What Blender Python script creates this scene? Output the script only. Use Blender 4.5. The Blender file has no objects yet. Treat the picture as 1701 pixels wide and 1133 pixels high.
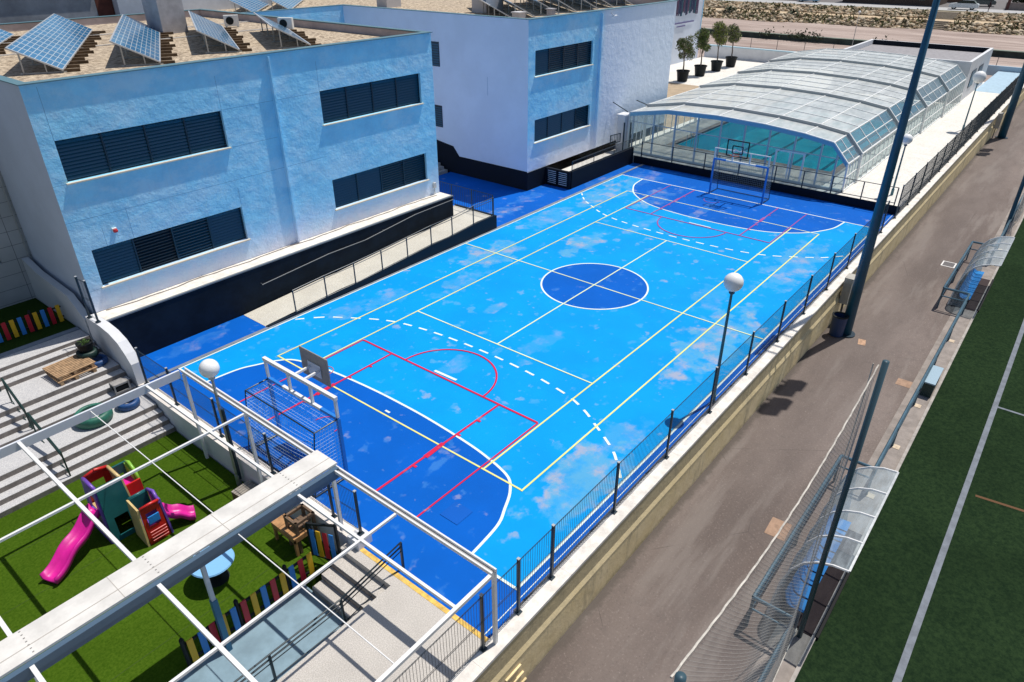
import bpy, bmesh, math, random
from mathutils import Vector, Matrix
random.seed(7)
C = bpy.context.scene.collection
sc = bpy.context.scene
R = math.radians

# ------------------------------------------------------------ camera
cam_d = bpy.data.cameras.new("camera"); cam = bpy.data.objects.new("camera", cam_d); C.objects.link(cam)
cam_d.sensor_width = 36.0; cam_d.sensor_fit = 'HORIZONTAL'; cam_d.lens = 24.353
cam_d.clip_start = 0.1; cam_d.clip_end = 1500
look = Vector((0.67140236, 0.54558389, -0.50155467)).normalized()
right = Vector((0.62992867, -0.77665138, -0.00158086)).normalized()
right = (right - look * right.dot(look)).normalized()
up = right.cross(look)
m = Matrix((right, up, -look)).transposed().to_4x4()
m.translation = Vector((-22.88766903, -14.09023046, 12.71022784))
cam.matrix_world = m
sc.camera = cam

# ------------------------------------------------------------ light
SUN = Vector((1.75, -0.43, 4.2)).normalized()          # towards the sun
el = math.asin(SUN.z); az = math.atan2(SUN.x, SUN.y)
w = bpy.data.worlds.new("World"); sc.world = w; w.use_nodes = True
nt = w.node_tree
bg = nt.nodes['Background']
sky = nt.nodes.new('ShaderNodeTexSky'); sky.sky_type = 'NISHITA'; sky.sun_disc = False
sky.sun_elevation = el; sky.sun_rotation = az
nt.links.new(sky.outputs[0], bg.inputs[0]); bg.inputs[1].default_value = 0.09
sun_d = bpy.data.lights.new("sun", 'SUN'); sun = bpy.data.objects.new("sun", sun_d); C.objects.link(sun)
sun_d.energy = 4.3; sun_d.angle = R(0.5); sun_d.color = (1.0, 0.95, 0.88)
sun.rotation_euler = (-SUN).to_track_quat('-Z', 'Y').to_euler()
sc.view_settings.view_transform = 'Standard'; sc.view_settings.look = 'None'
sc.view_settings.exposure = 0.0; sc.view_settings.gamma = 1.0
try:
    sc.cycles.transparent_max_bounces = 24
    sc.cycles.max_bounces = 8
except Exception: pass

# ------------------------------------------------------------ mesh helper
class MB:
    def __init__(s): s.v = []; s.f = []; s.uv = {}; s.mi = []
    def box(s, x0, x1, y0, y1, z0, z1):
        b = len(s.v)
        s.v += [(x0,y0,z0),(x1,y0,z0),(x1,y1,z0),(x0,y1,z0),(x0,y0,z1),(x1,y0,z1),(x1,y1,z1),(x0,y1,z1)]
        for q in ((0,3,2,1),(4,5,6,7),(0,1,5,4),(1,2,6,5),(2,3,7,6),(3,0,4,7)): s.f.append([b+i for i in q])
        return s
    def cbox(s, cx, cy, cz, sx, sy, sz, rz=0.0, rx=0.0, ry=0.0):
        M = Matrix.Rotation(rz, 3, 'Z') @ Matrix.Rotation(ry, 3, 'Y') @ Matrix.Rotation(rx, 3, 'X')
        b = len(s.v)
        for (a,c,d) in ((-1,-1,-1),(1,-1,-1),(1,1,-1),(-1,1,-1),(-1,-1,1),(1,-1,1),(1,1,1),(-1,1,1)):
            p = M @ Vector((a*sx/2, c*sy/2, d*sz/2)); s.v.append((cx+p.x, cy+p.y, cz+p.z))
        for q in ((0,3,2,1),(4,5,6,7),(0,1,5,4),(1,2,6,5),(2,3,7,6),(3,0,4,7)): s.f.append([b+i for i in q])
        return s
    def poly(s, pts, uv=None):
        b = len(s.v); s.v += [tuple(p) for p in pts]; s.f.append(list(range(b, b+len(pts))))
        if uv: s.uv[len(s.f)-1] = uv
        return s
    def prism(s, pts, d):           # extrude polygon along vector d
        n = len(pts); b = len(s.v); d = Vector(d)
        s.v += [tuple(p) for p in pts] + [tuple(Vector(p)+d) for p in pts]
        s.f.append([b+i for i in range(n)][::-1]); s.f.append([b+n+i for i in range(n)])
        for i in range(n):
            j = (i+1) % n; s.f.append([b+i, b+j, b+n+j, b+n+i])
        return s
    def tube(s, pts, r, n=8, cap=True, r2=None):
        pts = [Vector(p) for p in pts]; b = len(s.v); k = len(pts)
        ref = None
        for i, p in enumerate(pts):
            t = (pts[min(i+1,k-1)] - pts[max(i-1,0)]).normalized()
            if ref is None:
                ref = Vector((0,0,1)) if abs(t.z) < .9 else Vector((1,0,0))
            a = t.cross(ref).normalized(); c = t.cross(a).normalized()
            rr = r if r2 is None else r + (r2-r)*i/max(1,k-1)
            for j in range(n):
                an = 2*math.pi*j/n + math.pi/n
                q = p + a*math.cos(an)*rr + c*math.sin(an)*rr
                s.v.append(tuple(q))
        for i in range(k-1):
            for j in range(n):
                j2 = (j+1) % n
                s.f.append([b+i*n+j, b+i*n+j2, b+(i+1)*n+j2, b+(i+1)*n+j])
        if cap:
            s.f.append([b+j for j in range(n)][::-1]); s.f.append([b+(k-1)*n+j for j in range(n)])
        return s
    def bar(s, a, b2, wd, ht=None):           # square bar between points
        ht = ht or wd; a = Vector(a); c = Vector(b2); t = (c-a).normalized()
        ref = Vector((0,0,1)) if abs(t.z) < .9 else Vector((1,0,0))
        u_ = t.cross(ref).normalized()*wd/2; v_ = u_.normalized().cross(t).normalized()*ht/2
        b = len(s.v)
        for p in (a, c):
            for q in (-u_-v_, u_-v_, u_+v_, -u_+v_): s.v.append(tuple(p+q))
        for q in ((0,1,2,3),(7,6,5,4),(0,4,5,1),(1,5,6,2),(2,6,7,3),(3,7,4,0)): s.f.append([b+i for i in q])
        return s
    def lathe(s, c, prof, n=24, ax='z'):
        b = len(s.v); k = len(prof)
        for (r_, h) in prof:
            for j in range(n):
                an = 2*math.pi*j/n
                s.v.append((c[0]+r_*math.cos(an), c[1]+r_*math.sin(an), c[2]+h))
        for i in range(k-1):
            for j in range(n):
                j2 = (j+1) % n; s.f.append([b+i*n+j, b+i*n+j2, b+(i+1)*n+j2, b+(i+1)*n+j])
        return s
    def grid(s, fn, nu, nv, uvs=None):
        b = len(s.v)
        for i in range(nu+1):
            for j in range(nv+1): s.v.append(tuple(fn(i/nu, j/nv)))
        for i in range(nu):
            for j in range(nv):
                a = b+i*(nv+1)+j; s.f.append([a, a+nv+1, a+nv+2, a+1])
        return s
    def build(s, name, mat, parent=None, smooth=False, origin=None, recalc=False):
        me = bpy.data.meshes.new(name)
        me.from_pydata(s.v, [], s.f)
        if s.uv:
            ul = me.uv_layers.new(name='uv')
            for pi, p in enumerate(me.polygons):
                if pi in s.uv:
                    for li, u in zip(p.loop_indices, s.uv[pi]): ul.data[li].uv = u
        if recalc:
            bm = bmesh.new(); bm.from_mesh(me); bmesh.ops.recalc_face_normals(bm, faces=bm.faces); bm.to_mesh(me); bm.free()
        if smooth:
            for p in me.polygons: p.use_smooth = True
        me.materials.append(mat)
        o = bpy.data.objects.new(name, me); C.objects.link(o)
        if parent is not None: o.parent = parent
        return o

def tag(o, label=None, cat=None, group=None, kind=None):
    if label: o['label'] = label
    if cat: o['category'] = cat
    if group: o['group'] = group
    if kind: o['kind'] = kind
    return o
def thing(name, label, cat, loc=(0,0,0), rz=0, group=None):
    o = bpy.data.objects.new(name, None); C.objects.link(o); o.empty_display_size = 0.3
    o.location = loc; o.rotation_euler = (0,0,rz)
    return tag(o, label, cat, group)
def dup(o, label=None, loc=None, rz=None, parent=None, sc_=None):
    c = o.copy(); C.objects.link(c); c.parent = parent
    if parent is not None: c.matrix_parent_inverse = o.matrix_parent_inverse
    if label: c['label'] = label
    if loc is not None: c.location = loc
    if rz is not None: c.rotation_euler[2] = rz
    if sc_: c.scale = (sc_, sc_, sc_)
    for ch in [x for x in o.children]: dup(ch, parent=c)
    return c

# ------------------------------------------------------------ materials
class N:
    """tiny node-building helper"""
    def __init__(s, mat):
        s.t = mat.node_tree; s.n = s.t.nodes; s.l = s.t.links
        s.b = s.n['Principled BSDF']
    def pos(s): return s.n.new('ShaderNodeNewGeometry').outputs['Position']
    def noise(s, scale, detail=4, rough=.6, vec=None, stretch=None):
        t = s.n.new('ShaderNodeTexNoise'); t.inputs['Scale'].default_value = scale
        t.inputs['Detail'].default_value = detail; t.inputs['Roughness'].default_value = rough
        v = vec or s.pos()
        if stretch:
            mp = s.n.new('ShaderNodeVectorMath'); mp.operation = 'MULTIPLY'; mp.inputs[1].default_value = stretch
            s.l.new(v, mp.inputs[0]); v = mp.outputs[0]
        s.l.new(v, t.inputs['Vector']); return t.outputs['Fac']
    def ramp(s, f, a, b, ca=0.0, cb=1.0):
        m_ = s.n.new('ShaderNodeMapRange'); m_.interpolation_type = 'SMOOTHSTEP'
        m_.inputs['From Min'].default_value = a; m_.inputs['From Max'].default_value = b
        m_.inputs['To Min'].default_value = ca; m_.inputs['To Max'].default_value = cb
        s.l.new(f, m_.inputs['Value']); return m_.outputs[0]
    def mix(s, f, a, b, mode='MIX'):
        m_ = s.n.new('ShaderNodeMix'); m_.data_type = 'RGBA'; m_.blend_type = mode
        if isinstance(f, float): m_.inputs[0].default_value = f
        else: s.l.new(f, m_.inputs[0])
        for i, c in ((6, a), (7, b)):
            if isinstance(c, tuple): m_.inputs[i].default_value = (*c, 1)
            else: s.l.new(c, m_.inputs[i])
        return m_.outputs[2]
    def math(s, op, a, b=None, clamp=False):
        m_ = s.n.new('ShaderNodeMath'); m_.operation = op; m_.use_clamp = clamp
        for i, c in ((0, a), (1, b)):
            if c is None: continue
            if isinstance(c, (int, float)): m_.inputs[i].default_value = c
            else: s.l.new(c, m_.inputs[i])
        return m_.outputs[0]
    def sep(s, v):
        q = s.n.new('ShaderNodeSeparateXYZ'); s.l.new(v, q.inputs[0]); return q.outputs
    def color(s, c): s.l.new(c, s.b.inputs['Base Color'])
    def bump(s, h, strength=.3, dist=.02):
        b = s.n.new('ShaderNodeBump'); b.inputs['Strength'].default_value = strength; b.inputs['Distance'].default_value = dist
        s.l.new(h, b.inputs['Height']); s.l.new(b.outputs[0], s.b.inputs['Normal'])
MATS = {}
def mat(name, col, rough=.6, metal=0.0, var=0.0, vs=3.0, bump=0.0, bs=20.0, bd=.01, spec=None):
    if name in MATS: return MATS[name]
    m_ = bpy.data.materials.new(name); m_.use_nodes = True; n = N(m_)
    n.b.inputs['Base Color'].default_value = (*col, 1); n.b.inputs['Roughness'].default_value = rough
    n.b.inputs['Metallic'].default_value = metal
    if spec is None and max(col) < .035 and metal == 0: spec = .15
    if spec is not None: n.b.inputs['Specular IOR Level'].default_value = spec
    if spec is not None: n.b.inputs['Specular IOR Level'].default_value = spec
    if var:
        f = n.noise(vs, 5, .65)
        d = tuple(min(1, c*(1+var)) for c in col); e = tuple(c*(1-var) for c in col)
        n.color(n.mix(n.ramp(f, .3, .7), e, d))
    if bump: n.bump(n.noise(bs, 4, .6), bump, bd)
    MATS[name] = m_; return m_

white_steel = mat('white_steel', (.76,.76,.75), .45, var=.04, vs=4)
white_paint = mat('white_paint', (.66,.67,.69), .8, var=.07, vs=1.2, bump=.25, bs=9)
navy = mat('navy_paint', (.008,.016,.03), .5, var=.2)
dark_steel = mat('dark_steel', (.012,.03,.045), .4)
pole_blue = mat('pole_blue', (.008,.085,.16), .45, var=.15, vs=.8)
rail_teal = mat('rail_teal', (.07,.14,.19), .35, metal=.3, var=.2, vs=2)
galv = mat('galvanised', (.42,.44,.45), .4, metal=.7, var=.15, vs=6)
alu = mat('aluminium', (.62,.63,.64), .4, metal=.35)
concrete = mat('concrete', (.42,.40,.36), .85, var=.18, vs=2.5, bump=.3, bs=30)
rubber = mat('rubber', (.02,.02,.022), .7)
blackplastic = mat('black_plastic', (.015,.018,.02), .5)
globe_mat = mat('globe', (.88,.88,.87), .25)
wood = mat('pallet_wood', (.42,.27,.15), .8, var=.35, vs=7)
wood_grey = mat('grey_wood', (.30,.27,.23), .85, var=.25, vs=8)
wood_orange = mat('varnished_wood', (.42,.22,.09), .6, var=.25, vs=6)
wood_dark = mat('dark_wood', (.16,.10,.06), .7, var=.25, vs=6)
seat_blue = mat('seat_blue', (.02,.22,.55), .35)
goal_blue = mat('goal_blue', (.02,.2,.62), .4)

def plaster(name, base, pale=None, side=None):
    m_ = bpy.data.materials.new(name); m_.use_nodes = True; n = N(m_)
    n.b.inputs['Roughness'].default_value = .9
    f = n.noise(.9, 6, .65); g = n.noise(5, 4, .6)
    c = n.mix(n.ramp(f, .3, .72), tuple(x*.9 for x in base), tuple(min(1, x*1.08) for x in base))
    c = n.mix(n.ramp(n.noise(.55, 6, .7, stretch=(1, 1, 1.8)), .42, .64, 0, .5), c, (.60,.82,.95))
    if pale:
        z = n.sep(n.pos())
        zz = n.math('ADD', z[2], n.math('MULTIPLY', f, 1.6))
        c = n.mix(n.ramp(zz, 2.0, 4.4, 1, 0), c, pale)
    if side is not None:            # repaint join: paler wall beyond this x
        z = n.sep(n.pos())
        c = n.mix(n.ramp(n.math('ADD', z[0], n.math('MULTIPLY', f, .5)), side+.1, side+1.3), c, (.72,.80,.92))
    # faint vertical dirt streaks
    st = n.noise(1.0, 4, .7, stretch=(6, 6, .35))
    c = n.mix(n.ramp(st, .55, .8, 0, .22), c, (.42,.52,.62))
    st2 = n.noise(1.0, 5, .7, stretch=(14, 14, .5)); c = n.mix(n.ramp(st2, .6, .8, 0, .22), c, (.30,.42,.52))
    n.color(c)
    h = n.math('ADD', n.math('MULTIPLY', n.noise(2.3, 7, .62), 1.0), n.math('MULTIPLY', g, .3))
    n.bump(h, 1.0, .05)
    return m_
azure = plaster('azure_plaster', (.30,.70,.97), (.78,.80,.95))
azure_pale = plaster('pale_azure_plaster', (.30,.70,.97), (.74,.80,.95), side=15.0)
shade_white = mat('side_plaster', (.70,.80,.93), .9, var=.04, vs=.5)
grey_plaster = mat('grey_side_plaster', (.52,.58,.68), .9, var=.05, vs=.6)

def grav():
    m_ = bpy.data.materials.new('roof_gravel'); m_.use_nodes = True; n = N(m_); n.b.inputs['Roughness'].default_value = .95
    a = n.noise(5, 6, .85); b = n.noise(.6, 3)
    c = n.mix(n.ramp(a, .38, .62), (.16,.11,.07), (.70,.58,.42)); c = n.mix(n.ramp(b, .35, .7, 0, .3), c, (.4,.33,.26))
    n.color(c); n.bump(a, .9, .04); return m_
gravel = grav()

def court_mat(name, base, dirt, blobs=True, amt=1.0):
    """painted slab: worn patches live in world position so that paint and lines wear together"""
    m_ = bpy.data.materials.new(name); m_.use_nodes = True; n = N(m_)
    n.b.inputs['Roughness'].default_value = .7; n.b.inputs['Specular IOR Level'].default_value = .1
    P = n.pos()
    c = n.mix(n.ramp(n.noise(.45, 4), .3, .7), tuple(x*.93 for x in base), tuple(min(1, x*1.06) for x in base))
    # small flecks
    warp = n.noise(1.25, 5, .55)
    fl = n.ramp(n.noise(1.7, 5, .5), .60, .68, 0, .55)
    reg = n.ramp(n.noise(.28, 2), .40, .56)
    fl = n.math('MULTIPLY', fl, n.math('ADD', n.math('MULTIPLY', reg, .8), .2))
    sm = n.ramp(n.noise(4.2, 3, .5, stretch=(1, .8, 1)), .66, .72, 0, .5)
    fl = n.math('MAXIMUM', fl, n.math('MULTIPLY', sm, .7))
    wear = n.math('MULTIPLY', fl, amt)
    # named large faded puddles (x, y, rx, ry, strength)
    BL = [(3.6,3.0,1.5,.75,.9),(-.3,5.6,1.9,1.0,.8),(10.3,6.2,2.6,.9,.75),(5.5,6.4,2.2,.8,.5),(11.9,3.6,1.9,.75,.8),
          (-1.2,-6.1,3.1,1.15,.85),(-10.4,-6.5,1.9,1.0,.9),(-8.2,-6.3,1.0,.5,.45),(7.5,-5.9,3.4,1.0,.62),(11.3,.6,2.2,.28,.7),(14.4,6.0,2.0,.9,.6),
          (4.2,8.9,1.6,.6,.9),(7.4,9.2,1.3,.5,.6),(-13.2,8.6,1.2,.42,.5),(-3.2,4.7,1.6,.6,.45),(-6.3,5.9,1.3,.6,.4),
          (7.2,2.0,1.4,.4,.45),(-5.3,-1.2,1.1,.4,.3),(2.2,-4.4,1.4,.6,.35),(-8.2,6.3,1.2,.5,.35),(-12.4,-3.0,.55,.2,.8),(-4.3,1.9,.6,.25,.6),(-8.5,.2,.9,.4,.3),(12.5,7.6,1.6,.6,.5)]
    if blobs:
        acc = None
        for (x, y, rx, ry, st) in BL:
            s1 = n.n.new('ShaderNodeVectorMath'); s1.operation = 'SUBTRACT'; s1.inputs[1].default_value = (x, y, 0); n.l.new(P, s1.inputs[0])
            s2 = n.n.new('ShaderNodeVectorMath'); s2.operation = 'MULTIPLY'; s2.inputs[1].default_value = (1/rx, 1/ry, 0); n.l.new(s1.outputs[0], s2.inputs[0])
            s3 = n.n.new('ShaderNodeVectorMath'); s3.operation = 'LENGTH'; n.l.new(s2.outputs[0], s3.inputs[0])
            d = n.math('ADD', s3.outputs['Value'], n.math('MULTIPLY', n.math('SUBTRACT', warp, .5), 3.2))
            v = n.ramp(d, .70, 1.08, st*.85, 0)
            acc = v if acc is None else n.math('MAXIMUM', acc, v)
        acc = n.math('MULTIPLY', acc, n.ramp(n.noise(1.6, 5, .6), .36, .56, .4, 1.0))
        wear = n.math('MAXIMUM', wear, n.math('MULTIPLY', acc, amt), clamp=True)
    dc = n.mix(n.ramp(n.noise(1.1, 4, .6), .47, .66), dirt, (.44,.40,.42))
    c = n.mix(wear, c, dc)
    # hairline slab joints and scuffs
    sc1 = n.ramp(n.noise(1.0, 5, .75, stretch=(9, 1.5, 1)), .66, .75, 0, .18)
    c = n.mix(sc1, c, tuple(min(1, x*1.5+.1) for x in base))
    n.color(c); n.bump(n.noise(60, 3), .08, .004)
    return m_
light_court = court_mat('light_blue_paint', (.0,.30,.72), (.11,.37,.58))
dark_court = court_mat('dark_blue_paint', (.0,.105,.49), (.06,.24,.58), amt=.7)
def line_mat(name, col, fade):
    m_ = court_mat(name, col, fade, blobs=False, amt=.7)
    return m_
white_line = line_mat('white_line_paint', (.74,.84,.78), (.35,.55,.65))
yellow_line = line_mat('yellow_line_paint', (.78,.76,.26), (.6,.55,.4))
pale_line = line_mat('pale_yellow_line_paint', (.72,.82,.52), (.45,.6,.55))
red_line = line_mat('red_line_paint', (.62,.02,.07), (.30,.12,.28))

def asphalt():
    m_ = bpy.data.materials.new('asphalt'); m_.use_nodes = True; n = N(m_); n.b.inputs['Roughness'].default_value = .9
    a = n.noise(.35, 4, .6, stretch=(.35, 1.3, 1)); b = n.noise(17, 4, .85); d = n.noise(2.5, 5, .7)
    c = n.mix(n.ramp(a, .3, .7), (.12,.092,.08), (.205,.165,.145))
    c = n.mix(n.ramp(d, .45, .75, 0, .35), c, (.095,.078,.072))
    c = n.mix(n.ramp(b, .56, .70, 0, .6), c, (.40,.34,.30)); c = n.mix(n.ramp(b, .30, .44, .6, 0), c, (.05,.04,.035))
    tr = n.ramp(n.noise(.6, 5, .65, stretch=(.22, 1.6, 1)), .5, .66, 0, .5)
    c = n.mix(tr, c, (.27,.235,.21))
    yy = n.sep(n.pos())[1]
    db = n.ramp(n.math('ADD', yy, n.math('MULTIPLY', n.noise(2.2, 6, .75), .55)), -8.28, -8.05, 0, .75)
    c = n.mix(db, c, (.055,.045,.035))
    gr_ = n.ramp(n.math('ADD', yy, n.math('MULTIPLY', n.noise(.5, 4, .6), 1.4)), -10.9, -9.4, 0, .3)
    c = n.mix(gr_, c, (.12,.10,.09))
    vo = n.n.new('ShaderNodeTexVoronoi'); vo.feature = 'DISTANCE_TO_EDGE'; vo.inputs['Scale'].default_value = .22; n.l.new(n.pos(), vo.inputs['Vector'])
    ck = n.math('MULTIPLY', n.ramp(vo.outputs['Distance'], .0, .004, 1, 0), n.ramp(n.noise(.7, 3), .5, .6, 0, .5))
    c = n.mix(ck, c, (.05,.042,.038))
    n.color(c); n.bump(b, .4, .01); return m_
asphalt_m = asphalt()
def turf(name, a_, b_, sc1=14):
    m_ = bpy.data.materials.new(name); m_.use_nodes = True; n = N(m_); n.b.inputs['Roughness'].default_value = .95
    n.b.inputs['Specular IOR Level'].default_value = .03
    f = n.noise(sc1, 6, .75); g = n.noise(.35, 5, .6)
    c = n.mix(n.ramp(f, .3, .7), a_, b_); c = n.mix(n.ramp(g, .35, .7, 0, .35), c, tuple(x*.6 for x in a_))
    n.color(c); n.bump(f, .5, .02); return m_
pitch_m = turf('pitch_turf', (.009,.021,.010), (.024,.046,.018), 9)
lawn_m = turf('play_turf', (.034,.078,.004), (.070,.128,.010), 16)
def tan_wall():
    m_ = bpy.data.materials.new('retaining_render'); m_.use_nodes = True; n = N(m_); n.b.inputs['Roughness'].default_value = .95
    z = n.sep(n.pos()); f = n.noise(1.1, 6, .7); g = n.noise(1, 5, .7, stretch=(.5, .5, 4))
    c = n.mix(n.ramp(f, .3, .7), (.74,.58,.30), (.86,.70,.42))
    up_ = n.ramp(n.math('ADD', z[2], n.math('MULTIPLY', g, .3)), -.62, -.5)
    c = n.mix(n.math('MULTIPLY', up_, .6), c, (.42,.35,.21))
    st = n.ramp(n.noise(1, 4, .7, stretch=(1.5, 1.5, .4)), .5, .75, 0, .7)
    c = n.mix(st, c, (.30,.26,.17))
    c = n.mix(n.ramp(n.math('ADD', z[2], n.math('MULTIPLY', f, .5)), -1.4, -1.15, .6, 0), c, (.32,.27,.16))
    n.color(c); n.bump(n.noise(6, 6, .7), .6, .03); return m_
tan_m = tan_wall()
def speck(name, a_, b_, s1=35):
    m_ = bpy.data.materials.new(name); m_.use_nodes = True; n = N(m_); n.b.inputs['Roughness'].default_value = .85
    f = n.noise(s1, 3, .8); g = n.noise(.8, 4)
    c = n.mix(n.ramp(f, .4, .62), a_, b_); c = n.mix(n.ramp(g, .4, .75, 0, .22), c, tuple(x*.65 for x in a_))
    n.color(c); n.bump(f, .25, .008); return m_
stone_m = speck('washed_stone', (.42,.39,.35), (.62,.58,.53), 42)
ramp_m = speck('ramp_screed', (.50,.47,.40), (.72,.69,.60), 30)
step_m = speck('step_concrete', (.42,.42,.43), (.60,.59,.58), 30)
riser_m = mat('step_riser', (.24,.21,.19), .9, var=.2, vs=4)
deck_m = speck('pool_paving', (.66,.63,.57), (.80,.77,.71), 8)
floor_m = mat('blue_grey_paving', (.20,.30,.36), .6, var=.16, vs=1.5)
earth = None
def bed():
    m_ = bpy.data.materials.new('riverbed_earth'); m_.use_nodes = True; n = N(m_); n.b.inputs['Roughness'].default_value = .95
    a = n.noise(.35, 6, .7, stretch=(1, .12, 1)); b = n.noise(2.2, 6, .75, stretch=(1, .4, 1))
    c = n.mix(n.ramp(a, .3, .7), (.27,.20,.17), (.47,.38,.33)); c = n.mix(n.ramp(b, .5, .8, 0, .5), c, (.19,.15,.12))
    n.color(c); n.bump(b, .6, .15); return m_
earth = bed()
sand_m = mat('sand_path', (.55,.42,.27), .9, var=.1, vs=.5)

def glassy(name, tint, alpha, rough=.08, base=(.8,.85,.85)):
    """clear sheet: part see-through, part surface"""
    m_ = bpy.data.materials.new(name); m_.use_nodes = True; n = N(m_)
    n.b.inputs['Base Color'].default_value = (*base, 1); n.b.inputs['Roughness'].default_value = rough
    tr = n.n.new('ShaderNodeBsdfTransparent'); tr.inputs[0].default_value = (*tint, 1)
    mx = n.n.new('ShaderNodeMixShader'); mx.inputs[0].default_value = alpha
    out = [q for q in n.n if q.type == 'OUTPUT_MATERIAL'][0]
    n.l.new(tr.outputs[0], mx.inputs[1]); n.l.new(n.b.outputs[0], mx.inputs[2]); n.l.new(mx.outputs[0], out.inputs[0])
    return m_, n, mx
poly_m, n_, mx_ = glassy('polycarbonate_roof', (.8,.84,.82), .74, .3, (.66,.68,.66))
f_ = n_.noise(.8, 4, .6, stretch=(1, 2.5, 1)); n_.l.new(n_.ramp(f_, .3, .7, .62, .88), mx_.inputs[0])
clear_m, _, _ = glassy('clear_pane', (.9,.95,.95), .14, .03, (.6,.7,.75))
chamfer_m, _, _ = glassy('eave_pane', (.75,.85,.9), .36, .04, (.35,.48,.58))
dug_m, n_, mx_ = glassy('dugout_polycarbonate', (.7,.8,.85), .5, .12, (.45,.52,.56))
f_ = n_.noise(1.5, 5, .7, stretch=(1, 4, 4)); n_.l.new(n_.ramp(f_, .35, .65, .26, .46), mx_.inputs[0])
def water_mat():
    m_ = bpy.data.materials.new('pool_water'); m_.use_nodes = True; n = N(m_)
    n.b.inputs['Base Color'].default_value = (.0,.38,.52,1); n.b.inputs['Roughness'].default_value = .03
    tr = n.n.new('ShaderNodeBsdfTransparent'); tr.inputs[0].default_value = (.5,.98,.98,1)
    mx = n.n.new('ShaderNodeMixShader'); mx.inputs[0].default_value = .25
    out = [q for q in n.n if q.type == 'OUTPUT_MATERIAL'][0]
    n.l.new(tr.outputs[0], mx.inputs[1]); n.l.new(n.b.outputs[0], mx.inputs[2]); n.l.new(mx.outputs[0], out.inputs[0])
    n.bump(n.noise(1.2, 3), .25, .05); return m_
water_m = water_mat()
tile_m = mat('pool_tile', (.05,.76,.96), .5, var=.1, vs=.6)

def pv_mat():
    m_ = bpy.data.materials.new('photovoltaic_cells'); m_.use_nodes = True; n = N(m_)
    n.b.inputs['Roughness'].default_value = .12
    uv = n.n.new('ShaderNodeUVMap'); q = n.sep(uv.outputs[0])
    lu = n.math('LESS_THAN', n.math('FRACT', q[0]), .09); lv = n.math('LESS_THAN', n.math('FRACT', q[1]), .12)
    ln = n.math('MAXIMUM', lu, lv)
    c = n.mix(n.ramp(n.noise(.7, 2), .35, .65), (.015,.13,.28), (.02,.17,.36))
    n.color(n.mix(ln, c, (.55,.62,.66))); return m_
pv_m = pv_mat()

# ============================================================ GROUND AND SETTING
def struct(name, mb, m_, parent=None, **k):
    o = mb.build(name, m_, parent, **k)
    if parent is None: o['kind'] = 'structure'
    return o
struct('ground', MB().box(-300, 101.2, -300, 16, -3, -1.75).box(24.6, 101.2, 16, 300, -3, -1.75).box(-300, 24.6, 16, 300, -3, -1.751), earth)
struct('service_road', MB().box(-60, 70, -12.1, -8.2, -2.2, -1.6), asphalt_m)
struct('verge_paving', MB().box(-60, 70, -12.86, -12.1, -2.2, -1.588), mat('verge_concrete', (.27,.235,.21), .9, var=.2, vs=2))
pk = MB().box(-60, 70, -12.95, -12.86, -2.2, -1.53)
struct('pitch_kerb', pk, mat('kerb_stone', (.36,.33,.30), .9, var=.2, vs=4))
pt = struct('football_pitch', MB().box(-60, 70, -80, -12.95, -2.2, -1.6), pitch_m)
pl = MB().box(-60, 70, -14.80, -14.64, -1.66, -1.594)
pl.box(3.37, 3.47, -40, -14.80, -1.66, -1.594)
pl.build('pitch_line', mat('pitch_line_paint', (.17,.19,.22), .9, var=.2, vs=3), pt)
po = MB()
for i in range(14):
    po.bar((-2.2+i*.12, -15.0-i*1.0, -1.597), (-2.2+(i+1)*.12, -16.0-i*1.0, -1.597), .1, .004)
for i in range(9):
    po.bar((-10.1-i*.1, -15.1-i*.6, -1.597), (-10.2-i*.1, -15.7-i*.6, -1.597), .1, .004)
po.build('orange_line', mat('pitch_orange_paint', (.12,.055,.02), .9), pt)
# road covers
def cover(name, label, x, y, sx, sy, m_, rz, frame=None):
    t = thing(name, label, 'manhole cover', (x, y, -1.6), rz, None)
    MB().box(-sx/2, sx/2, -sy/2, sy/2, -.02, .006).build('plate', m_, t)
    if frame:
        f = MB()
        f.box(-sx/2-.06, sx/2+.06, -sy/2-.06, -sy/2, -.02, .01).box(-sx/2-.06, sx/2+.06, sy/2, sy/2+.06, -.02, .01)
        f.box(-sx/2-.06, -sx/2, -sy/2, sy/2, -.02, .01).box(sx/2, sx/2+.06, -sy/2, sy/2, -.02, .01)
        f.build('frame', frame, t)
rusty = mat('rust_tan', (.34,.22,.15), .9, var=.2, vs=6)
cover('manhole_cover', 'tan concrete manhole cover on the asphalt beside the near dugout', -7.2, -10.95, .75, .55, rusty, .05)
cover('manhole_cover', 'dark manhole cover with a white painted border on the asphalt', 16.2, -10.9, .62, .5, mat('cover_grey', (.12,.11,.11), .8), .0, mat('white_border', (.75,.73,.7), .8))
cover('manhole_cover', 'small pale orange cover in the asphalt at the foot of the tall blue pole', 5.2, -9.75, .5, .28, mat('cover_orange', (.45,.28,.18), .9, var=.3, vs=9), .2)
cover('manhole_cover', 'brownish square cover half under the pitch barrier', 3.0, -11.85, .5, .5, rusty, 0)

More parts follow.
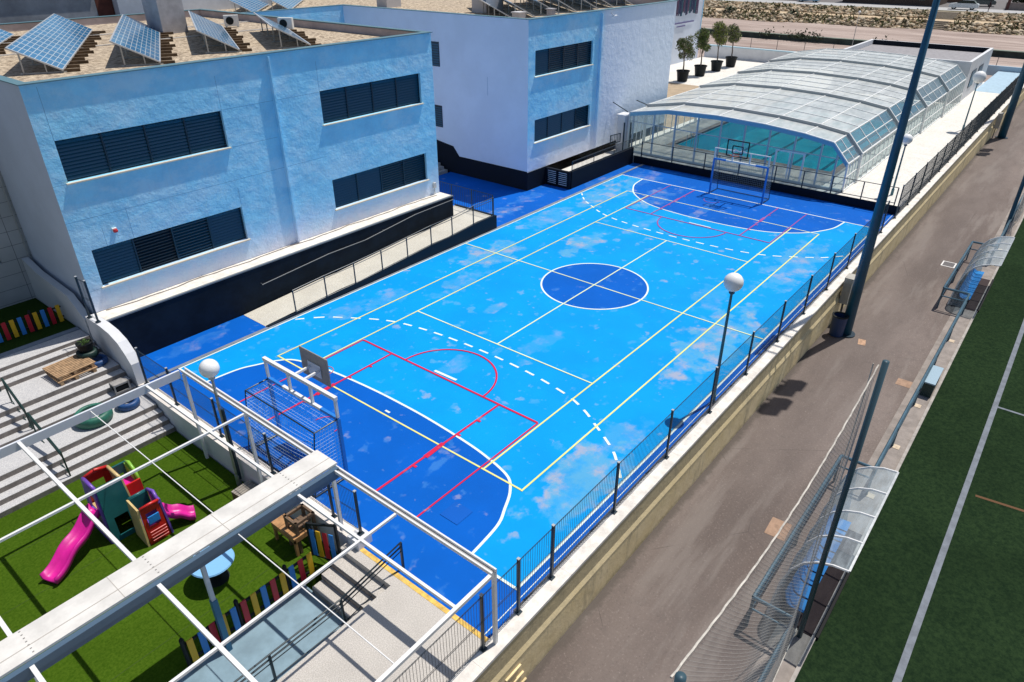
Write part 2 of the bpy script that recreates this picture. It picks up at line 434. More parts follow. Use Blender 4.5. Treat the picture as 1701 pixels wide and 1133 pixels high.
# ---- court slab
ap = MB().box(-15.86, 17.35, -7.84, 9.2, -1.75, 0.0).box(1.2, 10.0, 9.2, 16.2, -1.75, 0.0).box(10.0, 17.2, 8.42, 10.1, -1.75, -.05)
court = struct('sports_court', ap, dark_court)
MB().poly([(-14.5,-7.4,.004),(14.5,-7.4,.004),(14.5,7.42,.004),(-14.5,7.42,.004)]).build('light_blue_field', light_court, court)
def spline(ctl, step=10):
    """Catmull-Rom through control points"""
    P = [ctl[0]]+list(ctl)+[ctl[-1]]; out = []
    for i in range(1, len(P)-2):
        for k in range(step):
            t = k/step; q = []
            for d in (0, 1):
                p0, p1, p2, p3 = P[i-1][d], P[i][d], P[i+1][d], P[i+2][d]
                q.append(.5*(2*p1+(p2-p0)*t+(2*p0-5*p1+4*p2-p3)*t*t+(3*p1-p0-3*p2+p3)*t**3))
            out.append(tuple(q))
    out.append(P[-2]); return out
def sym(half): return half+[(x, -y) for x, y in half[-2::-1]]
NEAR_D = sym([(14.5,5.93),(13.3,5.8),(12.7,5.56),(12.1,5.25),(11.68,4.8),(11.42,3.8),(11.28,2.7),(11.18,1.2),(11.16,0)])
FAR_D = sym([(14.5,5.95),(13.3,5.8),(12.4,5.4),(11.75,4.95),(11.1,4.2),(10.6,3.3),(10.33,2.2),(10.2,1.0),(10.18,0)])
NINE = sym([(9.85,7.3),(9.05,6.6),(8.6,6.0),(8.22,5.4),(7.85,4.8),(7.55,4.1),(7.36,3.3),(7.2,2.2),(7.12,1),(7.1,0)])
def dz_poly(s): return [(s*x, y) for x, y in spline(NEAR_D if s < 0 else FAR_D)]
for s in (-1, 1):
    P = dz_poly(s)
    pts = [(x, y, .008) for x, y in P]
    if s < 0: pts = pts[::-1]
    MB().poly(pts if s > 0 else pts).build('dark_goal_area', dark_court, court)
MB().poly([(2.25*math.cos(2*math.pi*i/64), 2.25*math.sin(2*math.pi*i/64), .008) for i in range(64)]).build('dark_centre_circle', dark_court, court)
def pathline(mb, pts, wd, z, closed=False):
    k = len(pts); L = []; Rr = []
    for i, p in enumerate(pts):
        a = pts[(i-1) % k] if (closed or i > 0) else p; b = pts[(i+1) % k] if (closed or i < k-1) else p
        t = Vector((b[0]-a[0], b[1]-a[1])); t.normalize(); nn = Vector((-t.y, t.x))*wd/2
        L.append((p[0]+nn.x, p[1]+nn.y, z)); Rr.append((p[0]-nn.x, p[1]-nn.y, z))
    for i in range(k if closed else k-1):
        j = (i+1) % k; mb.poly([Rr[i], Rr[j], L[j], L[i]])
W_ = MB(); LW = .07
for y in (-7.4, 7.42): W_.poly([(-14.53,y-LW/2,.012),(14.53,y-LW/2,.012),(14.53,y+LW/2,.012),(-14.53,y+LW/2,.012)])
for x in (-14.5, 14.5): W_.poly([(x-LW/2,-7.35,.0125),(x+LW/2,-7.35,.0125),(x+LW/2,7.38,.0125),(x-LW/2,7.38,.0125)])
W_.poly([(-15.9,-7.62,.012),(17.3,-7.62,.012),(17.3,-7.6,.012),(-15.9,-7.6,.012)])
pathline(W_, [(2.25*math.cos(2*math.pi*i/64), 2.25*math.sin(2*math.pi*i/64)) for i in range(64)], .07, .013, True)
for s in (-1, 1):
    P = dz_poly(s)
    pathline(W_, P, .075, .0135)
# dashed nine-metre lines
for s in (-1, 1):
    pts = [(s*x, y) for x, y in spline(NINE, 24)]; n = len(pts)-1
    acc = 0; seg = []
    for i in range(n):
        a, b = pts[i], pts[i+1]
        if abs(a[1]) > 7.35: continue
        acc += math.hypot(b[0]-a[0], b[1]-a[1])
        if acc % .72 < .42: seg.append(a)
        elif len(seg) > 1: pathline(W_, seg, .08, .0125); seg = []
        else: seg = []
W_.poly([(-9.15,0.51,.016),(-9.05,0.51,.016),(-9.02,-0.47,.016),(-9.12,-0.47,.016)])
W_.poly([(9.35,-.9,.016),(9.42,-.9,.016),(9.42,.3,.016),(9.35,.3,.016)])
W_.poly([(-11.75,-.12,.016),(-11.68,-.12,.016),(-11.68,.08,.016),(-11.75,.08,.016)])
W_.build('white_line', white_line, court)
Y_ = MB(); w2 = .055
for y in (-5.485, 5.485): Y_.poly([(-11.92,y-w2/2,.017),(11.92,y-w2/2,.017),(11.92,y+w2/2,.017),(-11.92,y+w2/2,.017)])
for y in (-4.115, 4.115): Y_.poly([(-11.86,y-w2/2,.017),(11.86,y-w2/2,.017),(11.86,y+w2/2,.017),(-11.86,y+w2/2,.017)])
Y_.poly([(-11.885-w2/2,-5.45,.0174),(-11.885+w2/2,-5.45,.0174),(-11.885+w2/2,5.45,.0174),(-11.885-w2/2,5.45,.0174)])
Y_.build('yellow_line', yellow_line, court)
Q_ = MB()
Q_.poly([(11.885-w2/2,-5.45,.0176),(11.885+w2/2,-5.45,.0176),(11.885+w2/2,5.45,.0176),(11.885-w2/2,5.45,.0176)])
for x in (-6.4, 6.4): Q_.poly([(x-w2/2,-4.09,.0176),(x+w2/2,-4.09,.0176),(x+w2/2,4.09,.0176),(x-w2/2,4.09,.0176)])
Q_.poly([(-w2/2,-7.36,.018),(w2/2,-7.36,.018),(w2/2,7.38,.018),(-w2/2,7.38,.018)])
Q_.poly([(-6.37,-w2/2,.0184),(6.37,-w2/2,.0184),(6.37,w2/2,.0184),(-6.37,w2/2,.0184)])
Q_.build('pale_yellow_line', pale_line, court)
kz = .0215; kw = .07
red_faded = court_mat('faded_red_paint', (.34,.08,.28), (.05,.30,.62), blobs=False, amt=1.3)
for s in (-1, 1):
    K_ = MB()
    a, b = sorted((s*14.46, s*9.25))
    for y, c in ((2.48,kw),(-2.48,kw),(4.02,.05),(-4.02,.05)): K_.poly([(a,y-c/2,kz),(b,y-c/2,kz),(b,y+c/2,kz),(a,y+c/2,kz)])
    K_.poly([(s*9.25-kw/2,-4.0,kz+.0008),(s*9.25+kw/2,-4.0,kz+.0008),(s*9.25+kw/2,4.0,kz+.0008),(s*9.25-kw/2,4.0,kz+.0008)][:: 1])
    pathline(K_, [(s*9.25 - s*1.85*math.sin(math.pi*i/24)*1.0, 1.8*math.cos(math.pi*i/24)) for i in range(25)], .06, kz+.0012)
    for y in (2.48, -2.48):
        K_.poly([(s*12.15-.38,y-.1,kz+.002),(s*12.15+.38,y-.06,kz+.002),(s*12.15+.38,y+.08,kz+.002),(s*12.15-.38,y+.06,kz+.002)])
        for q in (10.3, 11.2, 13.0): K_.poly([(s*q-.04,y-.14,kz+.002),(s*q+.04,y-.14,kz+.002),(s*q+.04,y,kz+.002),(s*q-.04,y,kz+.002)])
    pathline(K_, [(s*13.4 - s*.0 - s*.45*math.sin(math.pi*i/12), .9+.45*math.cos(math.pi*i/12)) for i in range(13)], .03, kz+.002)
    K_.build('red_line', red_line if s < 0 else red_faded, court)
MB().box(-15.86, 17.3, 7.44, 7.6, -.02, .03).build('drain_channel', mat('drain_grey', (.19,.22,.27), .8, var=.15), court)
gr = MB().box(-15.0, 17.3, -7.84, -7.7, -.02, .02)
gr.build('drain_grate', mat('drain_dark', (.10,.10,.11), .8, var=.2, vs=15), court)
MB().poly([(-13.9,-5.0,.02),(-13.3,-5.0,.02),(-13.3,-4.4,.02),(-13.9,-4.4,.02)]).build('manhole_lid', court_mat('lid_blue', (.005,.10,.46), (.1,.3,.5), blobs=False), court)

# ---- retaining wall on the road side (runs the whole length)
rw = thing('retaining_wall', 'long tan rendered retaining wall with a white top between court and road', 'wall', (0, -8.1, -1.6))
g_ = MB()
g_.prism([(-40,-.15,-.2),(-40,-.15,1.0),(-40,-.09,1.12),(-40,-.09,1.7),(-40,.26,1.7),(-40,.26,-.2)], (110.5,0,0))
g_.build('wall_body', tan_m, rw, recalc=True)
cp = MB(); x = -40.0
while x < 70:
    L = random.uniform(2.4, 3.2); cp.box(x, min(x+L-.004, 70.4), -.105-random.random()*.006, .265, 1.7, 1.775+random.random()*.006); x += L
cp.build('coping', mat('white_coping', (.72,.68,.62), .85, var=.16, vs=3, bump=.3, bs=12), rw)
for k in range(3):
    MB().cbox(-15.7+.1*k, -.17, .75-.35*k, .5, .05, .05).build('iron_bracket', tan_m, rw)

# ---- mesh fences
def wire_fence(name, label, posts, z0, hgt, mesh_h=None, loc=(0,0,0), spacing=.075, wire=.006, mz=None, mmat=None):
    """posts: list of (x,y,zbase) ; one fence = posts + mesh panels"""
    t = thing(name, label, 'fence', loc)
    lx, ly, lz = loc
    for (x, y, zb) in posts:
        p = MB().cbox(x-lx, y-ly, zb-lz+hgt/2, .055, .055, hgt).cbox(x-lx, y-ly, zb-lz+.02, .13, .13, .03)
        po_ = p.build('post', dark_steel, t)
        MB().cbox(x-lx, y-ly, zb-lz+hgt+.012, .065, .065, .024).build('cap', mat('cap_grey', (.4,.42,.44), .5), po_)
    for a, b in zip(posts[:-1], posts[1:]):
        A = Vector(a); B = Vector(b); d = B-A; L = d.length
        if L > 4: continue
        mh = mesh_h or hgt-.12; mb = MB(); n = max(2, int(L/spacing))
        for i in range(n+1):
            p = A + d*i/n - Vector(loc)
            mb.bar(p+Vector((0,0,.08)), p+Vector((0,0,.08+mh)), wire)
        for h in ([.08, .13, .55*mh, .58*mh, mh+.05, mh+.08] if mh > .9 else [.08, .5*mh, mh+.06]):
            mb.bar(A-Vector(loc)+Vector((0,0,h)), B-Vector(loc)+Vector((0,0,h)), wire*1.25)
        mb.build('mesh_panel', mmat or dark_steel, t)
    return t
px_ = [-24.2,-21.6,-18.9,-16.22,-15.07,-13.87,-11.2,-8.45,-5.7,-2.95,-.15,2.58,5.3,8.05,10.8,13.55]
wire_fence('mesh_fence', 'dark wire mesh fence on the retaining wall beside the blue court', [(x, -7.9, .175) for x in px_], 0, 1.62, loc=(0,-7.9,.1))
fx = [16.2+2.65*i for i in range(20)]
wire_fence('mesh_fence', 'dark wire mesh fence on the retaining wall beside the pool walkway', [(x, -7.9, .175) for x in fx], 0, 1.75, loc=(16,-7.9,.1), spacing=.13, wire=.012)

# white wall between court and playground
ww = thing('garden_wall', 'white stepped wall between the playground steps and the court', 'wall', (-15.8, 3, -.7))
prof = [(-3.35,-1.0),(-3.35,.13),(7.25,.13),(7.3,.9),(7.55,1.2),(7.9,1.5),(8.4,1.68),(9.0,1.74),(10.06,1.74),(10.06,-1.0)]
MB().prism([(-.16, y-3, z+.7) for y, z in prof], (.32,0,0)).build('wall_body', white_paint, ww, recalc=True)
c_ = MB().box(-.17, .17, -3.38-3, 7.24-3, .831, .852)
c_.build('coping', mat('warm_coping', (.78,.72,.66), .8, var=.1, vs=2), ww)
MB().box(-.2, .22, -3.75-3, -3.352-3, -.3, .95).build('end_pier', white_paint, ww)
wire_fence('mesh_fence', 'dark wire mesh fence on the white wall behind the near goal', [(-15.74,y,.155) for y in (7.1,5.2,2.65,.1,-2.5)]+[(-15.74,-3.55,.25)], 0, 1.35, loc=(-15.74,2,.15), spacing=.06, wire=.006)
wire_fence('mesh_fence', 'short black posts on the raised end of the white wall at the building corner', [(-15.9,9.85,1.75),(-15.86,9.3,1.75)], 0, 1.5, loc=(-15.9,9.3,1.75), spacing=.3)

# ---- ledge, black wall and ramp
lw = thing('black_wall', 'tall black retaining wall under the blue building, ledge on top', 'wall', (-7, 9.6, 0))
MB().box(-15.62+7, 1.15+7, -.38, .48, -.3, 1.68).build('wall_body', mat('black_render', (.006,.013,.024), .8, var=.3, vs=1, bump=.2, bs=10), lw)
MB().box(-15.64+7, 1.17+7, -.40, -.30, 1.683, 1.73).build('edge_strip', mat('edge_grey', (.16,.18,.2), .7), lw)
MB().box(-15.62+7, 1.15+7, -.299, .485, 1.683, 1.72).build('ledge', mat('ledge_white', (.74,.70,.62), .9, var=.14, vs=3, bump=.3), lw)
cab = MB()
pts = [(-15.3+7+i*.5, .40-.10*abs(math.sin(i*.45))-(.03*(i % 3)), 1.74) for i in range(33)]
cab.tube(pts, .012, 5); cab.build('cable', mat('cable_brown', (.12,.07,.05), .8), lw)
hr = MB().tube([(-9.9+7,-.46,.95),(-6.6+7,-.46,1.18),(-4.6+7,-.46,1.18),(-1.5+7,-.46,1.5),(1.1+7,-.46,1.55)], .02, 6)
for x in (-9.9,-6.6,-3.5,-.5): hr.bar((x+7,-.46,1.0+.05*(x+9.9)),(x+7,-.38,1.0+.05*(x+9.9)), .02)
hr.build('handrail', mat('handrail_grey', (.10,.115,.13), .5), lw)

rp = thing('access_ramp', 'pale access ramp with black sides between court and building', 'ramp', (-4, 8.4, 0))
pf = [(-10.9,0.0),(-7.3,.2),(-6.3,.2),(-1.9,.5),(-.9,.5),(1.2,.66),(2.35,.66)]
MB().prism([(x+4, -.72, z+.01) for x, z in pf]+[(6.35,-.72,-.1),(-6.9,-.72,-.1)], (0, 1.5, 0)).build('ramp_surface', ramp_m, rp, recalc=True)
MB().prism([(x+4, -.88, z+.05) for x, z in pf]+[(6.35,-.88,-.1),(-6.9,-.88,-.1)], (0, .158, 0)).build('ramp_kerb', mat('kerb_black', (.01,.018,.03), .6), rp, recalc=True)
MB().box(5.17, 6.35, .8, 1.9, -.1, .66).build('landing', ramp_m, rp)
MB().box(6.352, 6.5, -.88, 1.9, -.1, .7).build('landing_edge', MATS['kerb_black'], rp)
def railing(name, label, pts, hgt, rails, post_every=None, pr=.022, tr=.018, m_=None, loc=None, cat='railing', infill=None):
    loc = loc or (pts[0][0], pts[0][1], pts[0][2]); t = thing(name, label, cat, loc); L = Vector(loc); m_ = m_ or dark_steel
    P = [Vector(p)-L for p in pts]
    for p in P: MB().bar(p, p+Vector((0,0,hgt)), pr*2).build('post', m_, t)
    for h in rails:
        MB().tube([p+Vector((0,0,h)) for p in P], tr, 6).build('rail', m_, t)
    if infill:
        mb = MB()
        for a, b in zip(P[:-1], P[1:]):
            n = max(1, int((b-a).length/infill))
            for i in range(1, n):
                q = a+(b-a)*i/n; mb.bar(q+Vector((0,0,rails[-1])), q+Vector((0,0,rails[0])), .014)
        mb.build('balusters', m_, t)
    return t
def rz_(x):
    for (a,za),(b,zb) in zip(pf[:-1], pf[1:]):
        if a <= x <= b: return za+(zb-za)*(x-a)/(b-a)
    return .66
rpts = [(x, 7.56, max(0,rz_(x))) for x in (-9.6,-8.1,-6.6,-5.1,-3.6,-2.1,-.7,.8,2.3)]
railing('ramp_railing', 'black railing with two rails along the pale ramp', rpts, 1.0, [1.0,.88,.08], tr=.018, pr=.02)
rt = railing('landing_railing', 'black railing with wire infill across the top of the ramp', [(2.3,7.6,.68),(2.3,9.0,.68),(2.3,10.4,.68),(2.3,11.8,.68)], 1.1, [1.1,.1], tr=.016, infill=.12)
# steps in the passage between the two buildings
ps = thing('passage_steps', 'shaded grey steps rising between the two blue buildings', 'steps', (6, 16.3, 0))
for i in range(5):
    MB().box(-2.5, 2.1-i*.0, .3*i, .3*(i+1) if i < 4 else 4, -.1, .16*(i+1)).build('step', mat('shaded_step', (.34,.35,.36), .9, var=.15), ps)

# ---- blue-grey lower paving, stone landing, steps down
struct('lower_paving', MB().box(-40, -17.13, -5.1, -2.95, -1.5, -.7), floor_m)
struct('stone_terrace', MB().box(-40, -15.98, -7.85, -5.1, -1.5, 0.0).box(-16.22, -15.98, -5.1, -3.3, -1.5, 0.0), stone_m)
yb = MB().box(-15.98, -15.862, -7.85, -3.35, -1.0, .006)
struct('yellow_edge_strip', yb, mat('yellow_edge', (.70,.45,.10), .8, var=.3, vs=6))
st = thing('stone_steps', 'four speckled stone steps from the court down to the grey paving', 'steps', (-16.6, -4.2, -.7))
for i in range(3):
    x1 = -16.22-.3*i+16.6
    s_ = MB().box(x1-.3-.02, x1-.002, -.9, .88, -.2, .7-.175*(i+1)).build('step', stone_m, st)
    MB().box(x1-.302-.03, x1-.3225, -.9, .88, -.2, .7-.175*(i+1)-.045).build('riser', riser_m, s_)
rl = thing('stair_railing', 'dark three-rail handrail running down beside the stone steps', 'railing', (-17.2, -5.0, -.7))
for (x, yy, zb, zt) in ((-15.7, .03, .7, 1.55), (-17.27, .33, 0, .9), (-19.06, .37, 0, .9), (-21, .4, 0, .9)):
    MB().cbox(x+17.2, yy, (zb+zt)/2, .05, .05, zt-zb).build('post', mat('rail_dark', (.015,.03,.04), .4), rl)
for dz_ in (0, -.13, -.26, -.75):
    MB().tube([(1.5,.03,1.55+dz_),(-.07,.33,.9+dz_),(-1.86,.37,.9+dz_),(-9,.45,.9+dz_)], .02 if dz_ in (0,-.13) else .012, 6).build('rail', MATS['rail_dark'], rl)

# ---- playground lawn
struct('play_lawn', MB().box(-40, -16.0, -2.95, 5.2, -1.5, -.7), lawn_m)
struct('running_strip', MB().box(-24.5, -22.7, -1.5, 1.2, -.75, -.692), mat('terracotta_floor', (.22,.05,.035), .9, var=.2, vs=6))
sm_ = MB()
for i, y in enumerate((-1.9, -.1, 1.7, 3.5)): sm_.box(-40, -16.01, y, y+.012, -.71, -.696)
sm_.build('turf_seam', mat('seam', (.035,.07,.006), .9), bpy.data.objects['play_lawn'])
# terraced steps beside it
ts = thing('terraced_steps', 'wide pale concrete steps climbing from the play lawn to the upper terrace', 'steps', (-19, 7.5, -.7))
rows = [(5.2,-.54),(5.5,-.38),(5.8,-.22),(6.1,-.06),(7.35,.10),(7.65,.26),(7.95,.42),(8.25,.58),(9.55,.72),(9.85,.86),(10.2,.98)]
for i, (y, z) in enumerate(rows):
    y2 = rows[i+1][0] if i < len(rows)-1 else 10.9
    s_ = MB().box(-21, 3.0, y-7.5, y2-7.5, -.8, z+.7).build('step', step_m, ts)
    MB().box(-21, 3.0, y-7.5-.004, y-7.5-.0005, -.8, z+.7-.012).build('riser', riser_m, s_)
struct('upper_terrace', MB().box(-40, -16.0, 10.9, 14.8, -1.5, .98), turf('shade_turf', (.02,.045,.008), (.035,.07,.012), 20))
MB().box(-21, 3.0, 3.4, 3.62, 0, 1.72).build('top_kerb', mat('kerb_blue_grey', (.22,.26,.31), .9, var=.1), ts)
hr = thing('stair_railing', 'dark green handrail climbing the pale terraced steps at the left edge', 'railing', (-19.05, 5.3, -.7))
gh = mat('dark_green_steel', (.012,.04,.035), .4)
A = [(0,0,0),(0,1.9,.65)]; B_ = [(0,2.9,1.1),(0,4.6,1.3)]
for (ya, za, yb_, zb_) in ((0,0.15,1.9,.66),(2.15,.66,3.3,1.28),(4.2,1.3,5.3,1.68)):
    MB().bar((0,ya,za),(0,ya,za+.85),.04).build('post', gh, hr); MB().bar((0,yb_,zb_),(0,yb_,zb_+.85),.04).build('post', gh, hr)
    for h in (.85,.72,.1): MB().tube([(0,ya,za+h),(0,yb_,zb_+h)], .028 if h > .5 else .014, 6).build('rail', gh, hr)

# ============================================================ BUILDINGS
def facade(y, x0, x1, z0, z1, holes, depth=.22):
    """plane facing -Y with rectangular openings and their reveals"""
    mb = MB(); xs = sorted({x0, x1, *[h[0] for h in holes], *[h[1] for h in holes]}); zs = sorted({z0, z1, *[h[2] for h in holes], *[h[3] for h in holes]})
    for a, b in zip(xs[:-1], xs[1:]):
        for c, d in zip(zs[:-1], zs[1:]):
            if any(h[0] <= a and b <= h[1] and h[2] <= c and d <= h[3] for h in holes): continue
            mb.poly([(a,y,c),(b,y,c),(b,y,d),(a,y,d)])
    for (a,b,c,d) in holes:
        e = y+depth
        mb.poly([(a,y,c),(a,y,d),(a,e,d),(a,e,c)]); mb.poly([(b,y,d),(b,y,c),(b,e,c),(b,e,d)])
        mb.poly([(a,y,d),(b,y,d),(b,e,d),(a,e,d)]); mb.poly([(b,y,c),(a,y,c),(a,e,c),(b,e,c)])
    return mb
louvre_m = mat('louvre_blue', (.010,.085,.155), .35)
louvre_edge = mat('louvre_dark', (.006,.028,.05), .4)
sill_m = mat('sill_stone', (.72,.62,.48), .7, var=.08)
def louvre_window(parent, a, b, c, d, y, bays=4, styles=(0,0,0,0)):
    off = parent.location
    f = MB()
    yy = y+.13
    f.box(a, b, yy+.02, yy+.09, c, c+.03); f.box(a, b, yy+.02, yy+.09, d-.04, d)
    bw = (b-a)/bays
    for i in range(bays+1):
        x = a+bw*i; x = min(max(x, a+.025), b-.025); f.box(x-.025, x+.025, yy-.02, yy+.1, c+.03, d-.04)
    f.box(a, b, yy+.10, yy+.11, c, d)
    fo = f.build('window', louvre_edge, parent)
    for i in range(bays):
        s = MB(); n = 11; x0 = a+bw*i+.03; x1 = a+bw*(i+1)-.03; H = d-c-.1
        stl = styles[i % len(styles)]
        for k in range(n):
            zc = c+.05+H*(k+.5)/n
            s.cbox((x0+x1)/2, yy+.03, zc, x1-x0, .012, H/n*(1.08 if stl == 0 else .8), rx=(R(-34) if stl == 0 else R(-66)))
        s.build('louvre_panel', louvre_m if stl != 2 else louvre_edge, fo)
    MB().box(a-.06, b+.06, y-.085, y+.2, c-.045, c-.002).build('sill', sill_m, fo)
FY = 10.1
H1 = [(-15.15,-9.58,6.13,7.43),(-5.28,.3,6.17,7.48),(-15.12,-9.56,2.54,3.85),(-5.24,.36,2.56,3.85)]
b1 = thing('blue_building', 'two-storey azure plaster building with four wide louvred windows, nearest the playground', 'building')
facade(FY, -15.6, 1.12, 1.72, 9.1, H1).build('facade', azure, b1)
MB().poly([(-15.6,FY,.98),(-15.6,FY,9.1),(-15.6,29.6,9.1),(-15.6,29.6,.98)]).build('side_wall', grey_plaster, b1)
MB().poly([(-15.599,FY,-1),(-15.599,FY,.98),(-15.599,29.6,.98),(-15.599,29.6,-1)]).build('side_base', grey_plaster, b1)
MB().poly([(1.12,FY,0),(1.12,FY,9.1),(1.12,24.9,9.1),(1.12,24.9,0)][::-1]).build('end_wall', shade_white, b1)
roof = MB().box(-15.59, 1.1, FY+.25, 29.4, 8.3, 8.75).build('roof', gravel, b1)
pp = MB(); pm = mat('parapet_pinkgrey', (.42,.36,.36), .9, var=.16, vs=.8)
pp.box(-15.59, 1.11, FY+.01, FY+.25, 8.3, 9.08).box(-15.59, -15.35, FY+.25, 29.4, 8.3, 9.08).box(.87, 1.11, FY+.25, 29.4, 8.3, 9.08).box(-15.35, .87, 29.2, 29.45, 8.3, 9.08)
pp.build('parapet', pm, b1)
cg = mat('coping_teal', (.10,.20,.24), .5)
cop = MB().box(-15.64, 1.16, FY-.085, FY+.28, 9.1, 9.13).box(-15.64, -15.32, FY+.28, 29.5, 9.1, 9.13).box(.84, 1.16, FY+.28, 29.5, 9.1, 9.13).box(-15.32, .84, 29.17, 29.5, 9.1, 9.13)
cop.build('coping', cg, b1)
for h, sty in zip(H1, [(0,0,0,0),(0,0,0,0),(0,2,1,0),(0,0,1,1)]): louvre_window(b1, *h, FY, 4, sty)
MB().box(-7.43,-7.37,FY-.15,FY-.001,1.75,9.0).build('pilaster', azure, b1)
jt = MB()
for (x, z0, z1) in ((-15.15,7.43,9.0),(-13.7,3.85,4.9),(-9.58,7.43,8.6),(-9.56,3.85,4.6),(-5.28,7.48,8.6),(-14.6,3.85,4.5)): jt.box(x-.006, x+.006, FY-.0012, FY+.01, z0, z1)
for (z, x0, x1) in ((6.1,-15.6,-15.15),(6.1,-9.58,-7.5),(4.9,-15.6,-5.3),(7.45,-9.58,-5.3),(2.5,-15.6,-15.15)): jt.box(x0, x1, FY-.0012, FY+.01, z-.005, z+.005)
jt.build('render_joint', mat('joint', (.16,.33,.5), .9), b1)
sr = MB().lathe((-14.25, FY-.1, 4.26), [(0,0),(.07,0),(.08,.05),(.06,.1),(0,.11)], 12).build('alarm_light', mat('alarm_red', (.5,.03,.03), .3), b1)
MB().cbox(-14.25, FY-.04, 4.33, .14, .1, .12).build('alarm_bracket', white_steel, b1)
MB().cbox(.75, FY-.06, 2.18, .16, .1, .26).build('outlet_box', mat('outlet_grey', (.6,.58,.55), .5), b1)
MB().tube([(.75,FY-.05,2.05),(.75,FY-.05,1.76)], .02, 6).build('outlet_pipe', galv, b1)

# tiled grey wing left of it
tm = bpy.data.materials.new('tile_cladding'); tm.use_nodes = True; n = N(tm); n.b.inputs['Roughness'].default_value = .5
q = n.sep(n.pos()); lx = n.math('LESS_THAN', n.math('FRACT', n.math('MULTIPLY', q[0], 1/1.15)), .018)
lz = n.math('LESS_THAN', n.math('FRACT', n.math('MULTIPLY', q[2], 1/.52)), .035)
n.color(n.mix(n.math('MAXIMUM', lx, lz), n.mix(n.ramp(n.noise(.8, 3), .3, .7), (.36,.38,.39), (.44,.46,.47)), (.14,.15,.16)))
tw = thing('tiled_wing', 'grey tile-clad wing in the shade at the left edge', 'building', (-20, 14.8, .9))
facade(0, -12, 4.4, .0, 8.15, [(1.6,3.42,1.7,3.0)]).build('tiled_wall', tm, tw)
MB().box(1.6, 3.42, .15, .2, 1.7, 3.0).build('window', louvre_edge, tw)
MB().box(-12, 4.38, .25, 6, 8.0, 8.12).build('roof', gravel, tw)
MB().tube([(4.3,-.05,.1),(4.3,-.05,8.1)], .03, 6).build('downpipe', galv, tw)
lp = thing('garden_wall', 'low white buttress wall in the shade against the grey side of the building', 'wall', (-15.85, 12.4, .98))
MB().prism([(-.12,-2.2,-.5),(-.12,-2.2,.0+.6),(-.12,-1.2,1.2),(-.12,1.2,1.35),(-.12,2.38,1.6),(-.12,2.38,-.5)], (.23,0,0)).build('wall_body', mat('shade_plaster', (.56,.58,.6), .9), lp, recalc=True)

# picket fences
cols = [mat('picket_yellow', (.72,.42,.015), .5), mat('picket_blue', (.03,.22,.62), .5), mat('picket_red', (.5,.012,.03), .5)]
def picket_fence(name, label, a, b, zb, hgt, n, start=0, close=True):
    t = thing(name, label, 'fence', (a[0], a[1], zb)); A = Vector((0,0,0)); B = Vector((b[0]-a[0], b[1]-a[1], 0)); ang = math.atan2(B.y, B.x)
    for k in range(0, n+1, 5):
        p = B*k/n; MB().lathe((p.x, p.y+.06, 0), [(0.001,0),(.05,0),(.05,hgt+.1),(.03,hgt+.14),(0.001,hgt+.15)], 10).build('post', blackplastic, t)
    for h in (.2, hgt-.08): MB().bar(A+Vector((0,.06,h)), B+Vector((0,.06,h)), .05, .05).build('rail', blackplastic, t)
    for k in range(n):
        if k % 5 == 4 and False: continue
        p = B*(k+.5)/n
        MB().cbox(p.x, p.y, hgt/2+.04, .13, .03, hgt-.02, rz=ang).build('picket', cols[(k+start) % 3], t)
    return t
picket_fence('picket_fence', 'black-framed picket fence of yellow, red and blue boards around the lawn', (-20.0,-2.98), (-16.75,-2.98), -.7, .8, 13, 0)
MB().bar((-.0,.06,.75),(-.9,.95,.0), .03)
picket_fence('picket_fence', 'shaded picket fence of coloured boards on the upper terrace', (-19.4,11.9), (-16.05,11.9), .98, .66, 14, 2)
gt = thing('picket_gate', 'dark gate with coloured boards standing open at the top of the steps', 'gate', (-16.25, -3.3, -.7), R(110))
f = MB().bar((0,0,.1),(0,0,1.5),.06).bar((.8,0,.2),(.8,0,1.3),.05).bar((0,0,1.45),(.8,0,1.25),.05).bar((0,0,.2),(.8,0,.25),.05).bar((0,0,.2),(.8,0,1.3),.04)
f.build('gate_frame', blackplastic, gt)
for k in range(4): MB().cbox(.15+.18*k, .03, .7, .12, .02, .85).build('picket', cols[(k+1) % 3], gt)

# ---- second building
H2 = [(8.92,14.55,6.22,7.54),(8.94,14.58,2.64,3.9)]
b2 = thing('blue_building', 'second azure building with two louvred windows and many rooftop panels, beside the pool', 'building')
facade(FY, 8.3, 24.7, 1.05, 9.1, H2).build('facade', azure_pale, b2)
MB().poly([(8.3,FY,1.1),(8.3,FY,9.1),(8.3,25.1,9.1),(8.3,25.1,1.1)]).build('side_wall', shade_white, b2)
MB().poly([(24.7,FY,-1),(24.7,40,-1),(24.7,40,9.1),(24.7,FY,9.1)]).build('end_wall', shade_white, b2)
bk = mat('plinth_black', (.008,.012,.02), .7)
MB().box(8.25, 10.0, FY-.06, FY+.2, -.1, 1.05).box(8.25, 8.5, FY+.2, 15.4, -.1, 1.08).prism([(8.25,15.4,-.1),(8.25,15.4,1.08),(8.25,15.9,1.65),(8.25,18.5,2.0),(8.25,25.1,2.4),(8.25,25.1,-.1)], (.25,0,0)).build('plinth', bk, b2, recalc=True)
facade(25.1, 1.14, 8.3, 5.0, 9.1, []).build('link_wall', azure, b2)
MB().box(8.32, 24.68, FY+.25, 44, 8.3, 8.75).box(1.15, 8.32, 25.35, 44, 8.3, 8.75).build('roof', gravel, b2)
MB().box(8.31, 24.69, FY+.01, FY+.25, 8.3, 9.08).box(8.31, 8.55, FY+.25, 25.1, 8.3, 9.08).box(24.45, 24.69, FY+.25, 44, 8.3, 9.08).box(1.15, 8.55, 25.11, 25.35, 8.3, 9.08).build('parapet', pm, b2)
